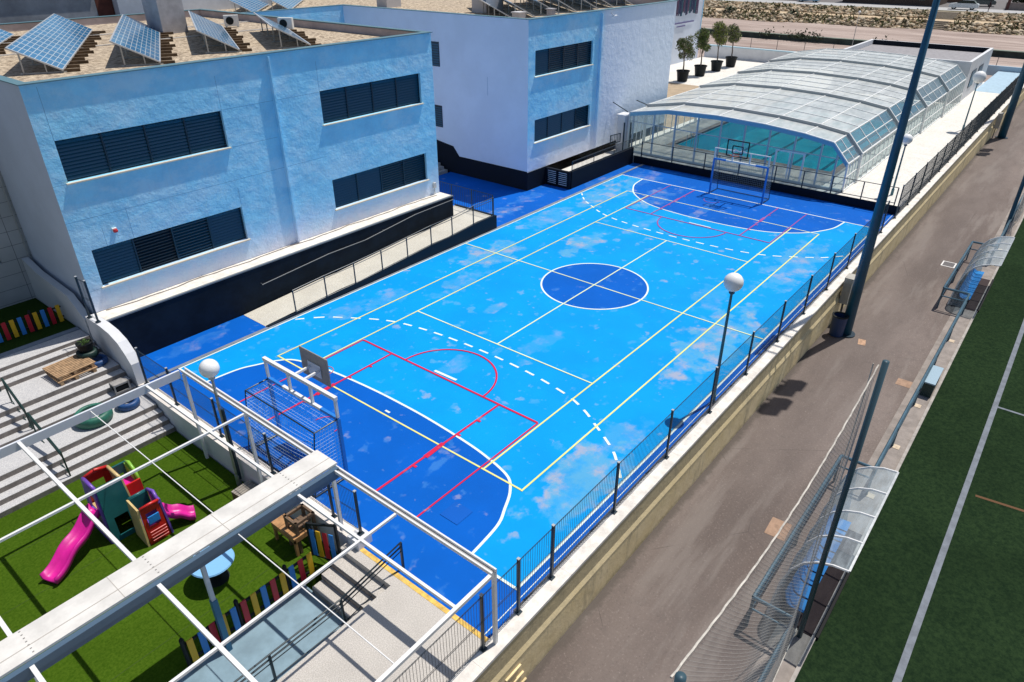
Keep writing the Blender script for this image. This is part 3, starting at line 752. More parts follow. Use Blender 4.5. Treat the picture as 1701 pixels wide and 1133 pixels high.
MB().box(8.26, 24.75, FY-.085, FY+.28, 9.1, 9.13).box(8.26, 8.58, FY+.28, 25.07, 9.1, 9.13).box(24.42, 24.75, FY+.28, 44, 9.1, 9.13).box(1.15, 8.58, 25.07, 25.38, 9.1, 9.13).build('coping', cg, b2)
for h, sty in zip(H2, [(0,1,1,1),(0,0,0,1)]): louvre_window(b2, *h, FY, 4, sty)
for (z0, z1) in ((6.2,7.55),(2.68,3.96)):
    o = MB().box(8.262, 8.298, 16.7, 17.42, z0, z1).build('window', louvre_edge, b2)
    g = MB()
    for k in range(9): g.box(8.25, 8.262, 16.72, 17.40, z0+.05+k*(z1-z0-.1)/9, z0+.05+(k+.55)*(z1-z0-.1)/9)
    g.build('louvre_panel', louvre_m, o)
MB().box(15.27,15.33,FY-.13,FY-.001,1.1,8.95).build('pilaster', azure_pale, b2)
MB().box(8.29, 8.31, 13.0, 13.01, 5, 6).build('render_joint', MATS['joint'], b2)
fl = MB().cbox(16.3, FY-.28, 8.75, .28, .2, .06, rx=R(-25)).build('floodlight', mat('lamp_white', (.85,.85,.85), .3), b2)
MB().bar((16.3,FY,8.9),(16.3,FY-.22,8.78),.03).build('bracket', galv, fl)
# black planter wall and louvred door beside it
pw = thing('black_wall', 'low black wall with a louvred end box at the corner of the second building', 'wall', (13.6, 8.35, 0))
MB().box(-3.55, 3.6, -.1, .1, -.05, 1.02).box(-3.6, -3.45, -.1, 1.68, -.05, 1.02).build('wall_body', bk, pw)
MB().box(-3.45, 3.6, .1, 1.68, -.05, .5).build('raised_floor', deck_m, pw)
for j in (0, 1):
    dr = MB().box(-3.64, -3.605, .05+.78*j, .75+.78*j, .12, .98).build('louvred_door', bk, pw)
    s = MB()
    for k in range(7): s.cbox(-3.65, .4+.78*j, .2+.115*k, .012, .58, .03)
    s.build('slats', white_steel, dr)
railing('ramp_railing', 'dark vertical-bar railing on the low black wall by the pool', [(10.3,8.35,1.02),(12.6,8.35,1.02),(14.9,8.35,1.02),(17.1,8.35,1.02)], .55, [.55,.05], infill=.13, pr=.02)
fh = thing('basketball_backboard', 'small black wire backboard folded against the wall above the low railing', 'backboard', (16.6, 9.4, 1.05))
f = MB().bar((-.5,0,.2),(.55,-.1,.2),.04).bar((-.5,0,.75),(.55,-.1,.72),.04).bar((-.5,0,.2),(-.5,0,.75),.04).bar((.55,-.1,.2),(.55,-.1,.72),.04)
for k in range(6): f.bar((-.4+.16*k,-.02*k,.2),(-.4+.16*k,-.02*k,.74),.02)
f.build('frame', dark_steel, fh)
cl = thing('gate_pillar', 'white square pillar with dark drainpipe at the corner of the pool enclosure', 'pillar', (17.9, 9.55, .4))
MB().box(-.35, .45, -.25, .3, 0, 2.35).box(-.4, .5, -.3, .35, 2.35, 2.45).build('pillar_body', white_paint, cl)
MB().tube([(-.42,-.3,0),(-.42,-.3,2.0)], .05, 8).tube([(.3,-.38,-.3),(.3,-.38,1.9)], .05, 8).build('drainpipe', dark_steel, cl)

# wing with the sign, beyond the pots
wg = thing('white_wing', 'tall white wing of the building beyond the potted trees, carrying the sign', 'building', (42, 24.4, .5))
MB().box(-17.2, 17.4, 0, 14, -1, 9.6).build('wall', mat('wing_plaster', (.64,.70,.80), .9, var=.06, vs=.5), wg)
MB().box(17.35, 17.45, -.04, .0, -1, 9.6).build('corner_pipe', azure, wg)
sg = thing('wall_sign', 'sign of tall dark blue and teal letters on the white wing wall', 'sign', (51.9, 24.35, 5.35))
lc = [mat('sign_navy', (.01,.03,.10), .5), mat('sign_teal', (.01,.12,.16), .5), mat('sign_plum', (.10,.05,.12), .5)]
rs = random.Random(3); xx = .2
for k in range(8):
    for q in range(3):
        wd = rs.uniform(.1,.2); h = rs.uniform(.0,.5)
        MB().box(xx, xx+wd, -.03, .02, h, 3.2).build('letter_stroke', lc[rs.choice((0,0,1,2))], sg); xx += wd+.06
    MB().box(xx-.5, xx-.1, -.02, .015, .45, .8).build('letter_stroke', lc[k % 3], sg); xx += .1
mb = MB()
for k in range(16): mb.box(.4+.32*k, .4+.32*k+.24, -.02, .01, -.75, -.62)
for k in range(7): mb.box(1.4+.3*k, 1.4+.3*k+.22, -.02, .01, -1.08, -.96)
mb.build('small_lettering', mat('sign_purple', (.16,.14,.34), .6), sg)

# ============================================================ ROOFTOP PANELS
pvf = mat('pv_frame', (.62,.64,.66), .35, metal=.4); conc_b = mat('sleeper', (.10,.065,.035), .95, var=.3)
def solar_row(label, x, y, z, L, ang, nmod, group, parts=True, width=1.62, tilt=28, scale=1.0):
    """low edge starts at x,y and runs L metres along ang; panel climbs to its left"""
    t = thing('solar_array', label, 'solar panels', (x, y, z), ang, group)
    ct, st_ = math.cos(R(tilt))*width, math.sin(R(tilt))*width; ml = L/nmod
    for i in range(nmod):
        a, b = i*ml+.01, (i+1)*ml-.01
        p = MB(); p.poly([(a,0,.12),(b,0,.12),(b,ct,.12+st_),(a,ct,.12+st_)], [(0,0),(max(1,round(ml)),0),(max(1,round(ml)),10),(0,10)])
        p.build('solar_module', pv_m, t)
    fr = MB()
    for (yy, zz) in ((0,.10),(ct,.10+st_)): fr.bar((0,yy,zz),(L,yy,zz),.05)
    for xx in (0, L): fr.bar((xx,0,.1),(xx,ct,.1+st_),.05)
    fr.poly([(0,0,.09),(0,ct,.09+st_),(L,ct,.09+st_),(L,0,.09)])
    fr.build('array_frame', pvf, t)
    n2 = max(2, int(L/2.2))
    for i in range(n2+1):
        xx = .15+(L-.3)*i/n2; su = MB()
        su.bar((xx,ct*.82,0),(xx,ct*.82,.08+st_*.82),.05); su.bar((xx,ct*.35,0),(xx,ct*.35,.08+st_*.35),.04); su.bar((xx,-.1,.02),(xx,ct*.9,.02),.05)
        su.build('support_frame', galv, t)
    if parts:
        for i in range(nmod):
            MB().box(i*ml+.15, i*ml+.30, -.5+.12*math.sin(i*2.3), .1, -.01, .1).build('ballast_block', conc_b, t)
    return t
AR = math.atan2(12.7, 6.5); G1 = 'solar arrays on the gravel roof of the nearer building'
solar_row('long solar array on the gravel roof, second from the left', -12.99, 13.84, 8.75, 13.5, AR, 14, G1)
solar_row('solar array on the gravel roof, third from the left, beside the grey chimney', -10.0, 12.95, 8.75, 11.0, AR, 11, G1)
solar_row('solar array on the gravel roof seen at a steep angle right of the chimney', -6.35, 13.6, 8.75, 9.6, AR, 10, G1)
solar_row('solar array cut by the left edge of the photograph', -14.0, 19.0, 8.75, 8.6, AR, 9, G1)
solar_row('short solar array seen from behind, nearest the right end of the gravel roof', -3.6, 12.6, 8.75, 7.0, AR, 7, G1)
G2 = 'solar arrays crowded on the roof of the second building'
descs = ['first', 'second', 'third', 'fourth', 'fifth', 'sixth', 'seventh', 'eighth', 'ninth']
k = 0
for i in range(7):
    x0 = 10.2+i*2.15
    solar_row('solar array on the second building, %s from its near end' % descs[k], x0, 12.6+.25*(i % 2), 8.75, 9.5, AR-.25, 10, G2, parts=False, width=1.5); k += 1
for i in range(2):
    solar_row('solar array at the back of the second building, %s of two' % ('left' if i == 0 else 'right'), 3.4+i*2.6, 27.5, 8.75, 9.0, AR-.25, 9, G2, parts=False, width=1.5)
def chimney(label, x, y, z, sx, sy, h, m_=None, rz=0):
    t = thing('roof_chimney', label, 'chimney', (x, y, z), rz)
    MB().box(-sx/2, sx/2, -sy/2, sy/2, 0, h).build('shaft', m_ or mat('chimney_grey', (.40,.39,.41), .85, var=.12), t)
    MB().box(-sx/2-.05, sx/2+.05, -sy/2-.05, sy/2+.05, h, h+.06).build('cap', m_ or MATS['chimney_grey'], t)
chimney('tall square grey chimney rising from the gravel between two solar arrays', -4.6, 22.6, 8.75, 1.35, 1.2, 2.4, rz=.1)
cw = mat('chimney_white', (.55,.54,.55), .85)
chimney('pale chimney at the left of the second building roof', 12.4, 25.3, 8.75, 1.3, 1.0, 1.5, cw)
chimney('small pale vent box by the corner of the second building roof', 10.1, 12.2, 8.75, .55, .5, .45, cw)
chimney('pale chimney block between the arrays of the second building', 13.6, 17.5, 8.75, 1.6, 1.2, 1.3, cw)
chimney('small dark vent on the second roof behind the facade edge', 11.9, 11.3, 8.75, .35, .35, .55)
def ac(label, x, y, rz):
    t = thing('air_conditioner', label, 'air conditioner', (x, y, 8.75), rz)
    MB().box(-.45, .45, -.18, .18, .08, .72).build('case', mat('ac_white', (.72,.71,.68), .5), t)
    g = MB().lathe((0,0,0), [(.001,0),(.24,0),(.24,.02),(.001,.02)], 18); g.v = [(a-.1, -.185-c, b+.4) for a, b, c in g.v]
    fn = g.build('fan_grille', blackplastic, t)
    MB().box(-.4, -.3, -.2, .2, 0, .08).box(.3, .4, -.2, .2, 0, .08).build('foot', galv, t); t.scale = (.8,.8,.8)
ac('white air conditioner with a round fan beside the back parapet', -1.3, 22.3, -.55)
ac('second white air conditioner unit by the right parapet', -.35, 18.9, -.9)
MB_ = MB().box(-15.35,.8,20.0,20.05,8.76,8.8).box(-15.35,.8,24.0,24.05,8.76,8.8)
MB_.build('conduit', white_steel, roof)
# buildings behind the first roof
bb = thing('rear_building', 'grey weathered building behind the gravel roof at the top left', 'building', (-8, 33, 0))
mb = MB().box(-22, 4.6, 0, 12, 0, 10.1).build('wall', mat('weathered_wall', (.33,.35,.38), .9, var=.3, vs=.5), bb)
MB().box(-22, 4.6, -.1, .3, 10.1, 10.2).build('coping', cg, bb)
MB().box(5.6, 16, -.6, 11, 0, 11.5).build('stair_block', mat('pale_block', (.60,.65,.72), .9, var=.05), bb)
MB().box(4.62, 5.58, 0, .4, 0, 10.8).build('brick_pier', mat('brick_brown', (.14,.045,.03), .9, var=.2), bb)
rb = thing('rear_building', 'pale blue-white block behind the link between the two buildings', 'building', (2, 44, 0))
MB().box(6.05, 22, .2, 8, 0, 10.8).build('wall', mat('rear_plaster', (.60,.66,.76), .9, var=.06), rb)
solar_row('solar array on the rear building at the top left corner', -16.5, 34.0, 10.2, 9, AR, 9, None)

# ============================================================ POOL
DZ = .45
dk = MB()
PX0, PX1, PY0, PY1 = 21.6, 47.0, -2.9, 7.6
dk.box(17.35, PX0, -7.84, 9.2+.9, -1.75, DZ).box(PX0, PX1, -7.84, PY0, -1.75, DZ).box(PX0, PX1, PY1, 24.4, -1.75, DZ).box(PX1, 62.5, -7.84, 24.4, -1.75, DZ).box(17.2, 24.7, 8.45, 10.1, -1.75, DZ-.002)
dko = struct('pool_deck', dk, deck_m)
MB().box(17.30, 17.346, -7.84, 8.25, -.1, DZ+.02).build('deck_edge', bk, dko)
MB().box(PX0-.45, PX0, PY0-.4, PY1+.4, DZ-.1, DZ+.012).box(PX0, PX1, PY0-.4, PY0, DZ-.1, DZ+.012).box(PX0, PX1, PY1, PY1+.4, DZ-.1, DZ+.012).build('pool_coping', mat('pool_edge_brown', (.40,.33,.27), .8, var=.12), dko)
MB().box(PX1, 70.5, -7.8, -5.3, DZ, DZ+.01).build('blue_walkway_paint', mat('walkway_blue', (.36,.50,.60), .8, var=.1), dko) if False else None
pool = struct('pool_basin', MB().box(PX0, PX1, PY0, PY1, -1.4, -1.2).box(PX0-.02, PX0+.02, PY0, PY1, -1.2, .3).box(PX0, PX1, PY1-.02, PY1+.02, -1.2, .3).box(PX0, PX1, PY0-.02, PY0+.02, -1.2, .3).box(PX1-.02, PX1+.02, PY0, PY1, -1.2, .3), tile_m)
ll = MB()
for k in range(4): ll.box(PX0+1.5, PX1-1.5, PY0+2.1+2.1*k-.12, PY0+2.1+2.1*k+.12, -1.21, -1.19)
ll.build('lane_mark', mat('lane_navy', (.01,.10,.16), .6), pool)
struct('pool_water', MB().poly([(PX0+.02,PY0+.02,.28),(PX1-.02,PY0+.02,.28),(PX1-.02,PY1-.02,.28),(PX0+.02,PY1-.02,.28)]), water_m)
struct('sand_patch', MB().box(24.72, 42.9, 10.1, 24.38, .3, DZ+.008), mat('tan_ground', (.40,.31,.21), .95, var=.12, vs=1.5))
# telescopic enclosure
enc = thing('pool_enclosure', 'long stepped translucent white-framed enclosure over the swimming pool', 'pool enclosure', (18, 2.3, DZ))
mods = [(18.0,20.3),(20.3,28.4),(28.4,35.5),(35.5,42.4),(42.4,49.4)]
prof0 = [(9.25,.0),(9.2,2.5),(6.5,2.97),(3.2,3.07),(.3,2.98),(-2.0,2.80),(-3.65,2.56),(-4.62,1.55),(-4.68,0)]
frame_m = mat('enclosure_frame', (.86,.86,.84), .35); fascia_m = mat('enclosure_fascia', (.20,.45,.60), .35); band_m = mat('enclosure_band', (.36,.39,.40), .5)
def pr_(i, grow):
    y, z = prof0[i]; cy = 2.3
    return (y-2.3)+(.085*grow if y > cy else -.085*grow), z+(.105*grow if z > .1 else 0)
for mi, (xa, xb) in enumerate(mods):
    P = [pr_(i, mi) for i in range(9)]; xa -= 18; xb -= 18
    mo = MB()
    for (y, z) in P[1:8]: mo.bar((xa,y,z),(xb,y,z), .07)
    for xx in (xa, xb):
        for i in range(8): mo.bar((xx,P[i][0],P[i][1]),(xx,P[i+1][0],P[i+1][1]), .09 if xx == xa else .07, .14)
    mfr = mo.build('module_frame', frame_m, enc)
    # thin ribs across
    rb_ = MB(); nr = max(1, round((xb-xa)/1.9))
    for k in range(1, nr):
        xx = xa+(xb-xa)*k/nr
        for i in range(1, 6): rb_.bar((xx,P[i][0],P[i][1]+.015),(xx,P[i+1][0],P[i+1][1]+.015), .05)
    for i in range(1, 6):
        ym = (P[i][0]+P[i+1][0])/2; zm = (P[i][1]+P[i+1][1])/2
    nb = 2 if mi == 0 else 4
    for k in range(1, nb):
        xx = xa+(xb-xa)*k/nb; rb_.bar((xx,P[6][0]-.02,P[6][1]),(xx,P[7][0]-.02,P[7][1]), .05)
    ym = (P[6][0]+P[7][0])/2-.02; zm = (P[6][1]+P[7][1])/2; rb_.bar((xa,ym,zm),(xb,ym,zm), .05)
    for k in range(0, nb*2+1):
        xx = xa+(xb-xa)*k/(nb*2); rb_.bar((xx,P[7][0],P[7][1]),(xx,P[8][0],P[8][1]), .045); rb_.bar((xx,P[1][0],P[1][1]),(xx,P[0][0],P[0][1]), .045)
    rb_.bar((xa,P[8][0],.05),(xb,P[8][0],.05), .1); rb_.bar((xa,P[8][0],.85),(xb,P[8][0],.85), .04)
    rb_.build('glazing_bar', frame_m, enc)
    if mi > 0:
        bn = MB()
        for i in range(1, 7):
            a, b = P[i], P[i+1]
            bn.poly([(xa-.05,a[0],a[1]+.06),(xa-.05,b[0],b[1]+.06),(xa-.05,b[0],b[1]-.16),(xa-.05,a[0],a[1]-.16)])
            bn.poly([(xa-.05,a[0],a[1]+.06),(xa+.16,a[0],a[1]+.06),(xa+.16,b[0],b[1]+.06),(xa-.05,b[0],b[1]+.06)])
        bn.build('step_band', band_m, enc)
    rf_ = MB()
    for i in range(1, 6): rf_.poly([(xa,P[i][0],P[i][1]),(xb,P[i][0],P[i][1]),(xb,P[i+1][0],P[i+1][1]),(xa,P[i+1][0],P[i+1][1])])
    rf_.build('roof_panel', poly_m, enc)
    MB().poly([(xa,P[6][0],P[6][1]),(xb,P[6][0],P[6][1]),(xb,P[7][0],P[7][1]),(xa,P[7][0],P[7][1])]).build('eave_window', chamfer_m, enc)
    for i in (0, 7): MB().poly([(xa,P[i][0],P[i][1]),(xb,P[i][0],P[i][1]),(xb,P[i+1][0],P[i+1][1]),(xa,P[i+1][0],P[i+1][1])]).build('side_pane', clear_m, enc)
P = [pr_(i, 0) for i in range(9)]
fs = MB()
for i in range(1, 7): fs.prism([(-.06,P[i][0],P[i][1]+.02),(-.06,P[i+1][0],P[i+1][1]+.02),(-.06,P[i+1][0],P[i+1][1]-.2),(-.06,P[i][0],P[i][1]-.2)], (.05,0,0))
fs.build('front_fascia', fascia_m, enc, recalc=True)
def ztop(y):
    for a, b in zip(P[1:7], P[2:8]):
        if b[0] <= y <= a[0]: return b[1]+(a[1]-b[1])*(y-b[0])/(a[0]-b[0])
    return 2.0
fm = MB(); y = P[0][0]
ys = [6.6,5.1,3.6,2.1,.6,-.9,-2.4,-3.9,-5.4,-6.3]
for y in ys: fm.bar((0,y,0),(0,y,ztop(y)-.1), .09)
fm.bar((0,P[0][0],.06),(0,P[8][0],.06), .14); fm.bar((0,P[0][0]-.1,2.0),(0,P[7][0]+.5,1.75), .05)
fm.build('front_mullion', mat('mullion_grey', (.42,.50,.55), .4), enc)
MB().poly([(.02,P[0][0],0)]+[(.02,p[0],p[1]-.02) for p in P[1:8]]+[(.02,P[8][0],0)]).build('front_pane', clear_m, enc)
dr = MB().box(-.05, -.01, -4.6, -4.5, 0, 1.75).box(-.05, -.01, -3.0, -2.9, 0, 1.75).box(-.05, -.01, -4.5, -3.0, 1.68, 1.75).box(-.05, -.01, -3.8, -3.72, 0, 1.68)
dr.build('front_door', frame_m, enc)
MB().tube([(-.1,7.0,2.55),(-.9,7.7,3.2)], .03, 6).build('stay_rod', dark_steel, enc)
MB().tube([(2.3,6.9,2.62),(1.7,7.45,2.95)], .03, 6).build('stay_rod', dark_steel, enc)
# small ladder at pool
ld = thing('pool_ladder', 'steel handrails of the ladder at the near corner of the pool', 'ladder', (22.0, 6.4, DZ))
for s in (-.25, .25): MB().tube([(-.5,s,0),(-.5,s,.8),(-.1,s,.95),(.25,s,.5),(.25,s,-.8)], .025, 6).build('handrail', galv, ld)
# plant room at the far end
pr = thing('plant_room', 'white flat-roofed plant room at the far end of the pool enclosure', 'building', (55, 0, DZ))
def wbox(mb, x0, x1, y0, y1, z0, z1): mb.box(x0, x1, y0, y1, z0, z1); return mb
MB().box(-5, 6.2, -4.95, 6.0, 0, 2.75).build('walls', white_paint, pr)
MB().box(-5, 6.2, -4.95, -4.7, 2.75, 3.25).box(-5, -4.75, -4.7, 6, 2.75, 3.25).box(5.95, 6.2, -4.7, 6, 2.75, 3.25).box(-4.75, 5.95, 5.75, 6, 2.75, 3.25).build('parapet', white_paint, pr)
MB().box(-4.74, 5.94, -4.69, 5.74, 2.752, 2.8).build('roof', mat('roof_felt', (.30,.29,.30), .9, var=.15), pr)
MB().box(5.9, 5.948, -4.69, 5.74, 2.8, 3.24).build('parapet_liner', bk, pr)
for x in (-3.3, .2):
    o = MB().box(x, x+2.2, -4.99, -4.952, .9, 2.3).build('window', louvre_edge, pr)
    MB().box(x+.1, x+2.1, -5.0, -4.991, 1.0, 2.2).build('pane', louvre_m, o)
struct('blue_path', MB().box(56.5, 70.8, -7.84, -5.0, DZ-.3, DZ+.006), mat('walkway_blue', (.36,.50,.60), .8, var=.1))
bw = thing('garden_wall', 'low blue-topped wall closing the walkway at the far end', 'wall', (70.9, -3, DZ))
MB().box(0, .3, -4.9, 3, -.5, .5).build('wall_body', mat('walkway_blue2', (.40,.52,.62), .8), bw)
# garden wall behind the pots
gw = thing('garden_wall', 'white boundary wall with pale blue coping behind the potted trees', 'wall', (61.5, 15, DZ))
MB().box(-.15, .15, -9.0, 9.4, -.5, 1.25).build('wall_body', white_paint, gw)
MB().box(-.2, .22, -9.0, 9.4, 1.25, 1.36).build('coping', mat('coping_blue', (.42,.60,.68), .6), gw)

# deck railing and lamps
railing('deck_railing', 'black two-rail railing along the edge of the pool deck behind the far goal', [(17.45,y,DZ) for y in (7.8,5.6,3.4,1.2,-1.0,-2.6,-4.2,-5.8,-7.5)], .95, [.95,.12], tr=.022, pr=.028)
lamp_teal = mat('lamp_teal', (.05,.16,.20), .45)
def lamp(label, x, y, z, h, r=.28, m_=None, group=None, sconce=False):
    t = thing('globe_lamp', label, 'street lamp', (x, y, z), 0, group)
    MB().tube([(0,0,0),(0,0,h-r-.08)], .055, 10, r2=.038).tube([(0,0,0),(0,0,.35)], .075, 10).build('post', m_ or lamp_teal, t)
    MB().lathe((0,0,h-r-.08), [(.001,0),(.07,0),(.09,.03),(.07,.09),(.001,.09)], 14).build('collar', m_ or pole_blue, t)
    n_ = 12; MB().lathe((0,0,h), [(max(.001, r*math.sin(math.pi*i/n_)), -r*math.cos(math.pi*i/n_)) for i in range(n_+1)], 24).build('lamp_globe', globe_mat, t, smooth=True)
    return t
lamp('white globe lamp on a teal post between the road-side fence and the court', -4.9, -7.66, 0, 4.2)
l1 = lamp('white globe lamp on a grey post between the white wall and the near goal', -16.12, 1.42, -.7, 3.9, .25, galv)
MB().tube([(.04,-.04,.2),(.04,-.04,2.6)], .05, 8).build('pipe_sleeve', dark_steel, l1)
G3 = 'globe lamps along the pool walkway'
lamp('white globe lamp at the near end of the pool walkway, beside the tall blue pole', 19.2, -6.95, DZ, 3.05, .27, group=G3)
lamp('white globe lamp farther along the pool walkway near the plant room', 38.7, -7.1, DZ, 3.7, .42, group=G3)
dr = thing('floor_drain', 'small dark drain lid in the pale pool walkway', 'drain'); dr.location = (22.5, -6.1, DZ)
MB().box(-.25,.25,-.12,.12,-.01,.008).build('lid', mat('lid_dark', (.12,.11,.1), .8), dr)

# ============================================================ GOALS
def goal(name, label, s, xg, y0, y1, zc, uc, bb_out, bbz, bb_open=False, net_col=None, paint=None, wbeam=None, ub=.1, nr_=.003, byo=0):
    """s=+1 court lies towards +x of the goal line (near goal), s=-1 far goal"""
    cy = (y0+y1)/2; t = thing(name, label, 'goal', (xg, cy, 0)); h0, h1 = y0-cy, y1-cy
    pm_ = paint or goal_blue; wb = wbeam or white_steel
    for y in (h0, h1):
        po_ = MB().cbox(0, y, zc/2, .085, .085, zc).build('post', pm_, t)
        MB().cbox(0, y, (zc+uc)/2+.02, .07, .07, uc-zc-.05).build('upper_post', wb, po_)
    q = MB(); L = h1-h0
    MB().cbox(0, 0, zc, .09, L*.55, .09).build('crossbar', wb, t)
    MB().cbox(0, h0+L*.11, zc, .088, L*.23, .088).cbox(0, h1-L*.11, zc, .088, L*.23, .088).build('crossbar_end', pm_, t)
    MB().cbox(0, 0, uc, ub, L+.1, ub).build('upper_beam', wb, t)
    for y in (-L*.16, L*.16): MB().cbox(0, y, (zc+uc)/2, .07, .07, uc-zc-.09).build('strut', wb, t)
    b = -s*1.05
    for y in (h0, h1):
        MB().tube([(0,y,.04),(b,y,.04),(b*.72,y,zc-.02),(0,y,zc)], .024, 6).build('side_frame', dark_steel, t)
    MB().tube([(b,h0,.04),(b,h1,.04)], .024, 6).build('back_bar', dark_steel, t); MB().tube([(b*.72,h0,zc-.02),(b*.72,h1,zc-.02)], .02, 6).build('back_bar', dark_steel, t)
    # net
    nb = MB(); nn = 28; r_ = nr_
    def back(u, v):      # v 0 floor .. 1 top
        x = b+(b*.72-b)*v; sag = .12*math.sin(math.pi*v)*math.sin(math.pi*u)
        return Vector((x - s*0 + s*-sag, h0+L*u, .04+(zc-.06)*v))
    for i in range(nn+1):
        u = i/nn; nb.tube([back(u, v/6) for v in range(7)], r_, 3, False)
        nb.tube([Vector((b*.72*(1-v/4), h0+L*u, zc-.02-.10*math.sin(math.pi*v/4))) for v in range(5)], r_, 3, False)
    for j in range(1, 18): nb.tube([back(u/8, j/18) for u in range(9)], r_, 3, False)
    for j in range(1, 7):
        v = j/7; nb.tube([Vector((b*.72*(1-v), h0+L*u/8, zc-.02-.10*math.sin(math.pi*v))) for u in range(9)], r_, 3, False)
    for y in (h0, h1):
        for j in range(1, 9): nb.bar((b*j/9, y, .05), (b*.72*j/9, y, zc-.02), r_*1.5)
        for j in range(1, 18): nb.bar((0, y, zc*j/18), (b+(b*.72-b)*j/18, y, zc*j/18), r_*1.5)
    nb.build('net', net_col, t)
    # backboard on arms
    bx = s*bb_out
    for y in (-.2, .2): MB().bar((0,y,uc),(bx-.03*s,y+byo,bbz-.05),.06).build('arm', wb, t)
    if bb_open:
        fr = MB(); H = .84; W2 = 1.18
        for (a, b_) in (((-W2/2,-H/2),(W2/2,-H/2)),((W2/2,-H/2),(W2/2,H/2)),((W2/2,H/2),(-W2/2,H/2)),((-W2/2,H/2),(-W2/2,-H/2))):
            fr.bar((bx,a[0],bbz+a[1]),(bx,b_[0],bbz+b_[1]), .05)
        for (a, b_) in (((-.28,-.26),(.28,-.26)),((.28,-.26),(.28,.14)),((.28,.14),(-.28,.14)),((-.28,.14),(-.28,-.26))):
            fr.bar((bx,a[0],bbz+a[1]),(bx,b_[0],bbz+b_[1]), .045)
        bo = fr.build('backboard', mat('black_line', (.01,.01,.012), .5), t)
        MB().poly([(bx,-W2/2,bbz-H/2),(bx,W2/2,bbz-H/2),(bx,W2/2,bbz+H/2),(bx,-W2/2,bbz+H/2)]).build('clear_board', clear_m, bo)
    else:
        bo = MB().cbox(bx, byo, bbz, .03, 1.22, .88).build('backboard', mat('backboard_taupe', (.25,.23,.21), .6, var=.1, vs=8), t)
        MB().cbox(bx-s*.03, byo, bbz-.08, .02, .56, .4).build('mount_plate', mat('mount_grey', (.55,.57,.6), .5), bo)
    rg = MB(); rr = .23
    rg.tube([(bx+s*(.06+rr+rr*math.cos(a)), byo+rr*math.sin(a), bbz-.28) for a in [2*math.pi*i/20 for i in range(21)]], .012, 6, False)
    rg.build('hoop', mat('hoop_orange', (.55,.10,.05), .5), t)
    return t
net_b = mat('net_blue_white', (.62,.78,.88), .8); net_d = mat('net_dark', (.03,.05,.08), .8)
goal('handball_goal', 'blue and white goal with a taupe basketball backboard above it, near end of court', 1, -14.47, -1.44, 1.62, 1.98, 2.62, .72, 2.52, net_col=net_b, byo=.25)
goal('handball_goal', 'blue goal with a see-through backboard above it, far end of court', -1, 14.5, -1.52, 1.58, 2.03, 2.62, .75, 2.95, bb_open=True, net_col=mat('net_far', (.16,.25,.34), .8), ub=.05, nr_=.003)

# ============================================================ PERGOLA
pg = thing('pergola', 'white steel pergola frame over the playground with one wide sheet-metal beam', 'pergola', (-16, -2, -.7))
ox, oy, oz = -16, -2, -.7
def gbar(name, a, b, wd, ht, m_=white_steel): return MB().bar((a[0]-ox,a[1]-oy,a[2]-oz),(b[0]-ox,b[1]-oy,b[2]-oz),wd,ht).build(name, m_, pg)
zt = 2.33
gbar('edge_beam', (-15.94,-8.05,zt), (-15.94,3.36,zt), .035, .08); gbar('edge_beam', (-16.06,-8.05,zt), (-16.06,3.36,zt), .035, .08)
MB().box(-16.04-ox,-15.96-ox,-8.0-oy,3.3-oy,zt-.035-oz,zt-.015-oz).build('beam_channel', mat('channel_shade_grey', (.36,.35,.34), .7), pg)  # web between the white bars, its shade put into the grey colour
gbar('cross_beam', (-17.05,-8.02,zt), (-17.05,3.3,zt), .06, .06)
for x, wd in ((-18.5,.018),(-20.15,.075),(-22.3,.075),(-24.4,.075)): gbar('cross_beam', (x,-8.02 if wd < .05 else -16,zt), (x,3.3,zt), wd, wd)
gbar('long_beam', (-16.12,3.33,zt-.07), (-30,3.33,zt-.07), .06, .24, mat('beam_blue_grey', (.66,.69,.74), .5))
for y, wd in ((.15,.055),(-5.45,.055),(-8.05,.075)): gbar('long_beam', (-16.12,y,zt), (-30 if y > -8 else -24,y,zt), wd, wd)
mb = MB().box(-30-ox, -15.9-ox, -3.28-oy, -2.55-oy, zt+.05-oz, zt+.10-oz)
mb.build('metal_roof_strip', mat('strip_white', (.66,.64,.60), .6, var=.13, vs=1.6, bump=.15, bs=4), pg)
ri = MB()
for x in (-17.05,-20.15,-22.3):
    for k in range(7): ri.cbox(x+.12-ox, -3.2+.1*k-oy, zt+.103-oz, .03, .02, .008)
ri.build('rivets', mat('rivet_grey', (.25,.24,.23), .6), pg)
gut = mat('gutter_blue', (.07,.12,.18), .45)
MB().box(-30-ox, -15.95-ox, -3.40-oy, -3.285-oy, zt-.12-oz, zt+.045-oz).box(-30-ox, -15.95-ox, -3.38-oy, -3.3-oy, zt-.24-oz, zt-.12-oz).build('gutter', gut, pg)
for (x, y, zb) in ((-15.95,-8.0,.1),(-16.08,3.2,-.7),(-16.08,.15,-.7),(-15.95,-3.1,.25),(-22.3,-3.15,-.7),(-24.4,-3.15,-.7)):
    gbar('post', (x,y,zb), (x,y,zt-.045), .075, .075)
p2 = gbar('post', (-19.25,-3.15,.9), (-19.25,-3.15,zt-.1), .085, .085, mat('post_greyblue', (.45,.52,.6), .5))
gbar('post', (-19.25,-3.15,-.7), (-19.25,-3.15,.9), .12, .12, mat('post_teal', (.02,.13,.25), .45))

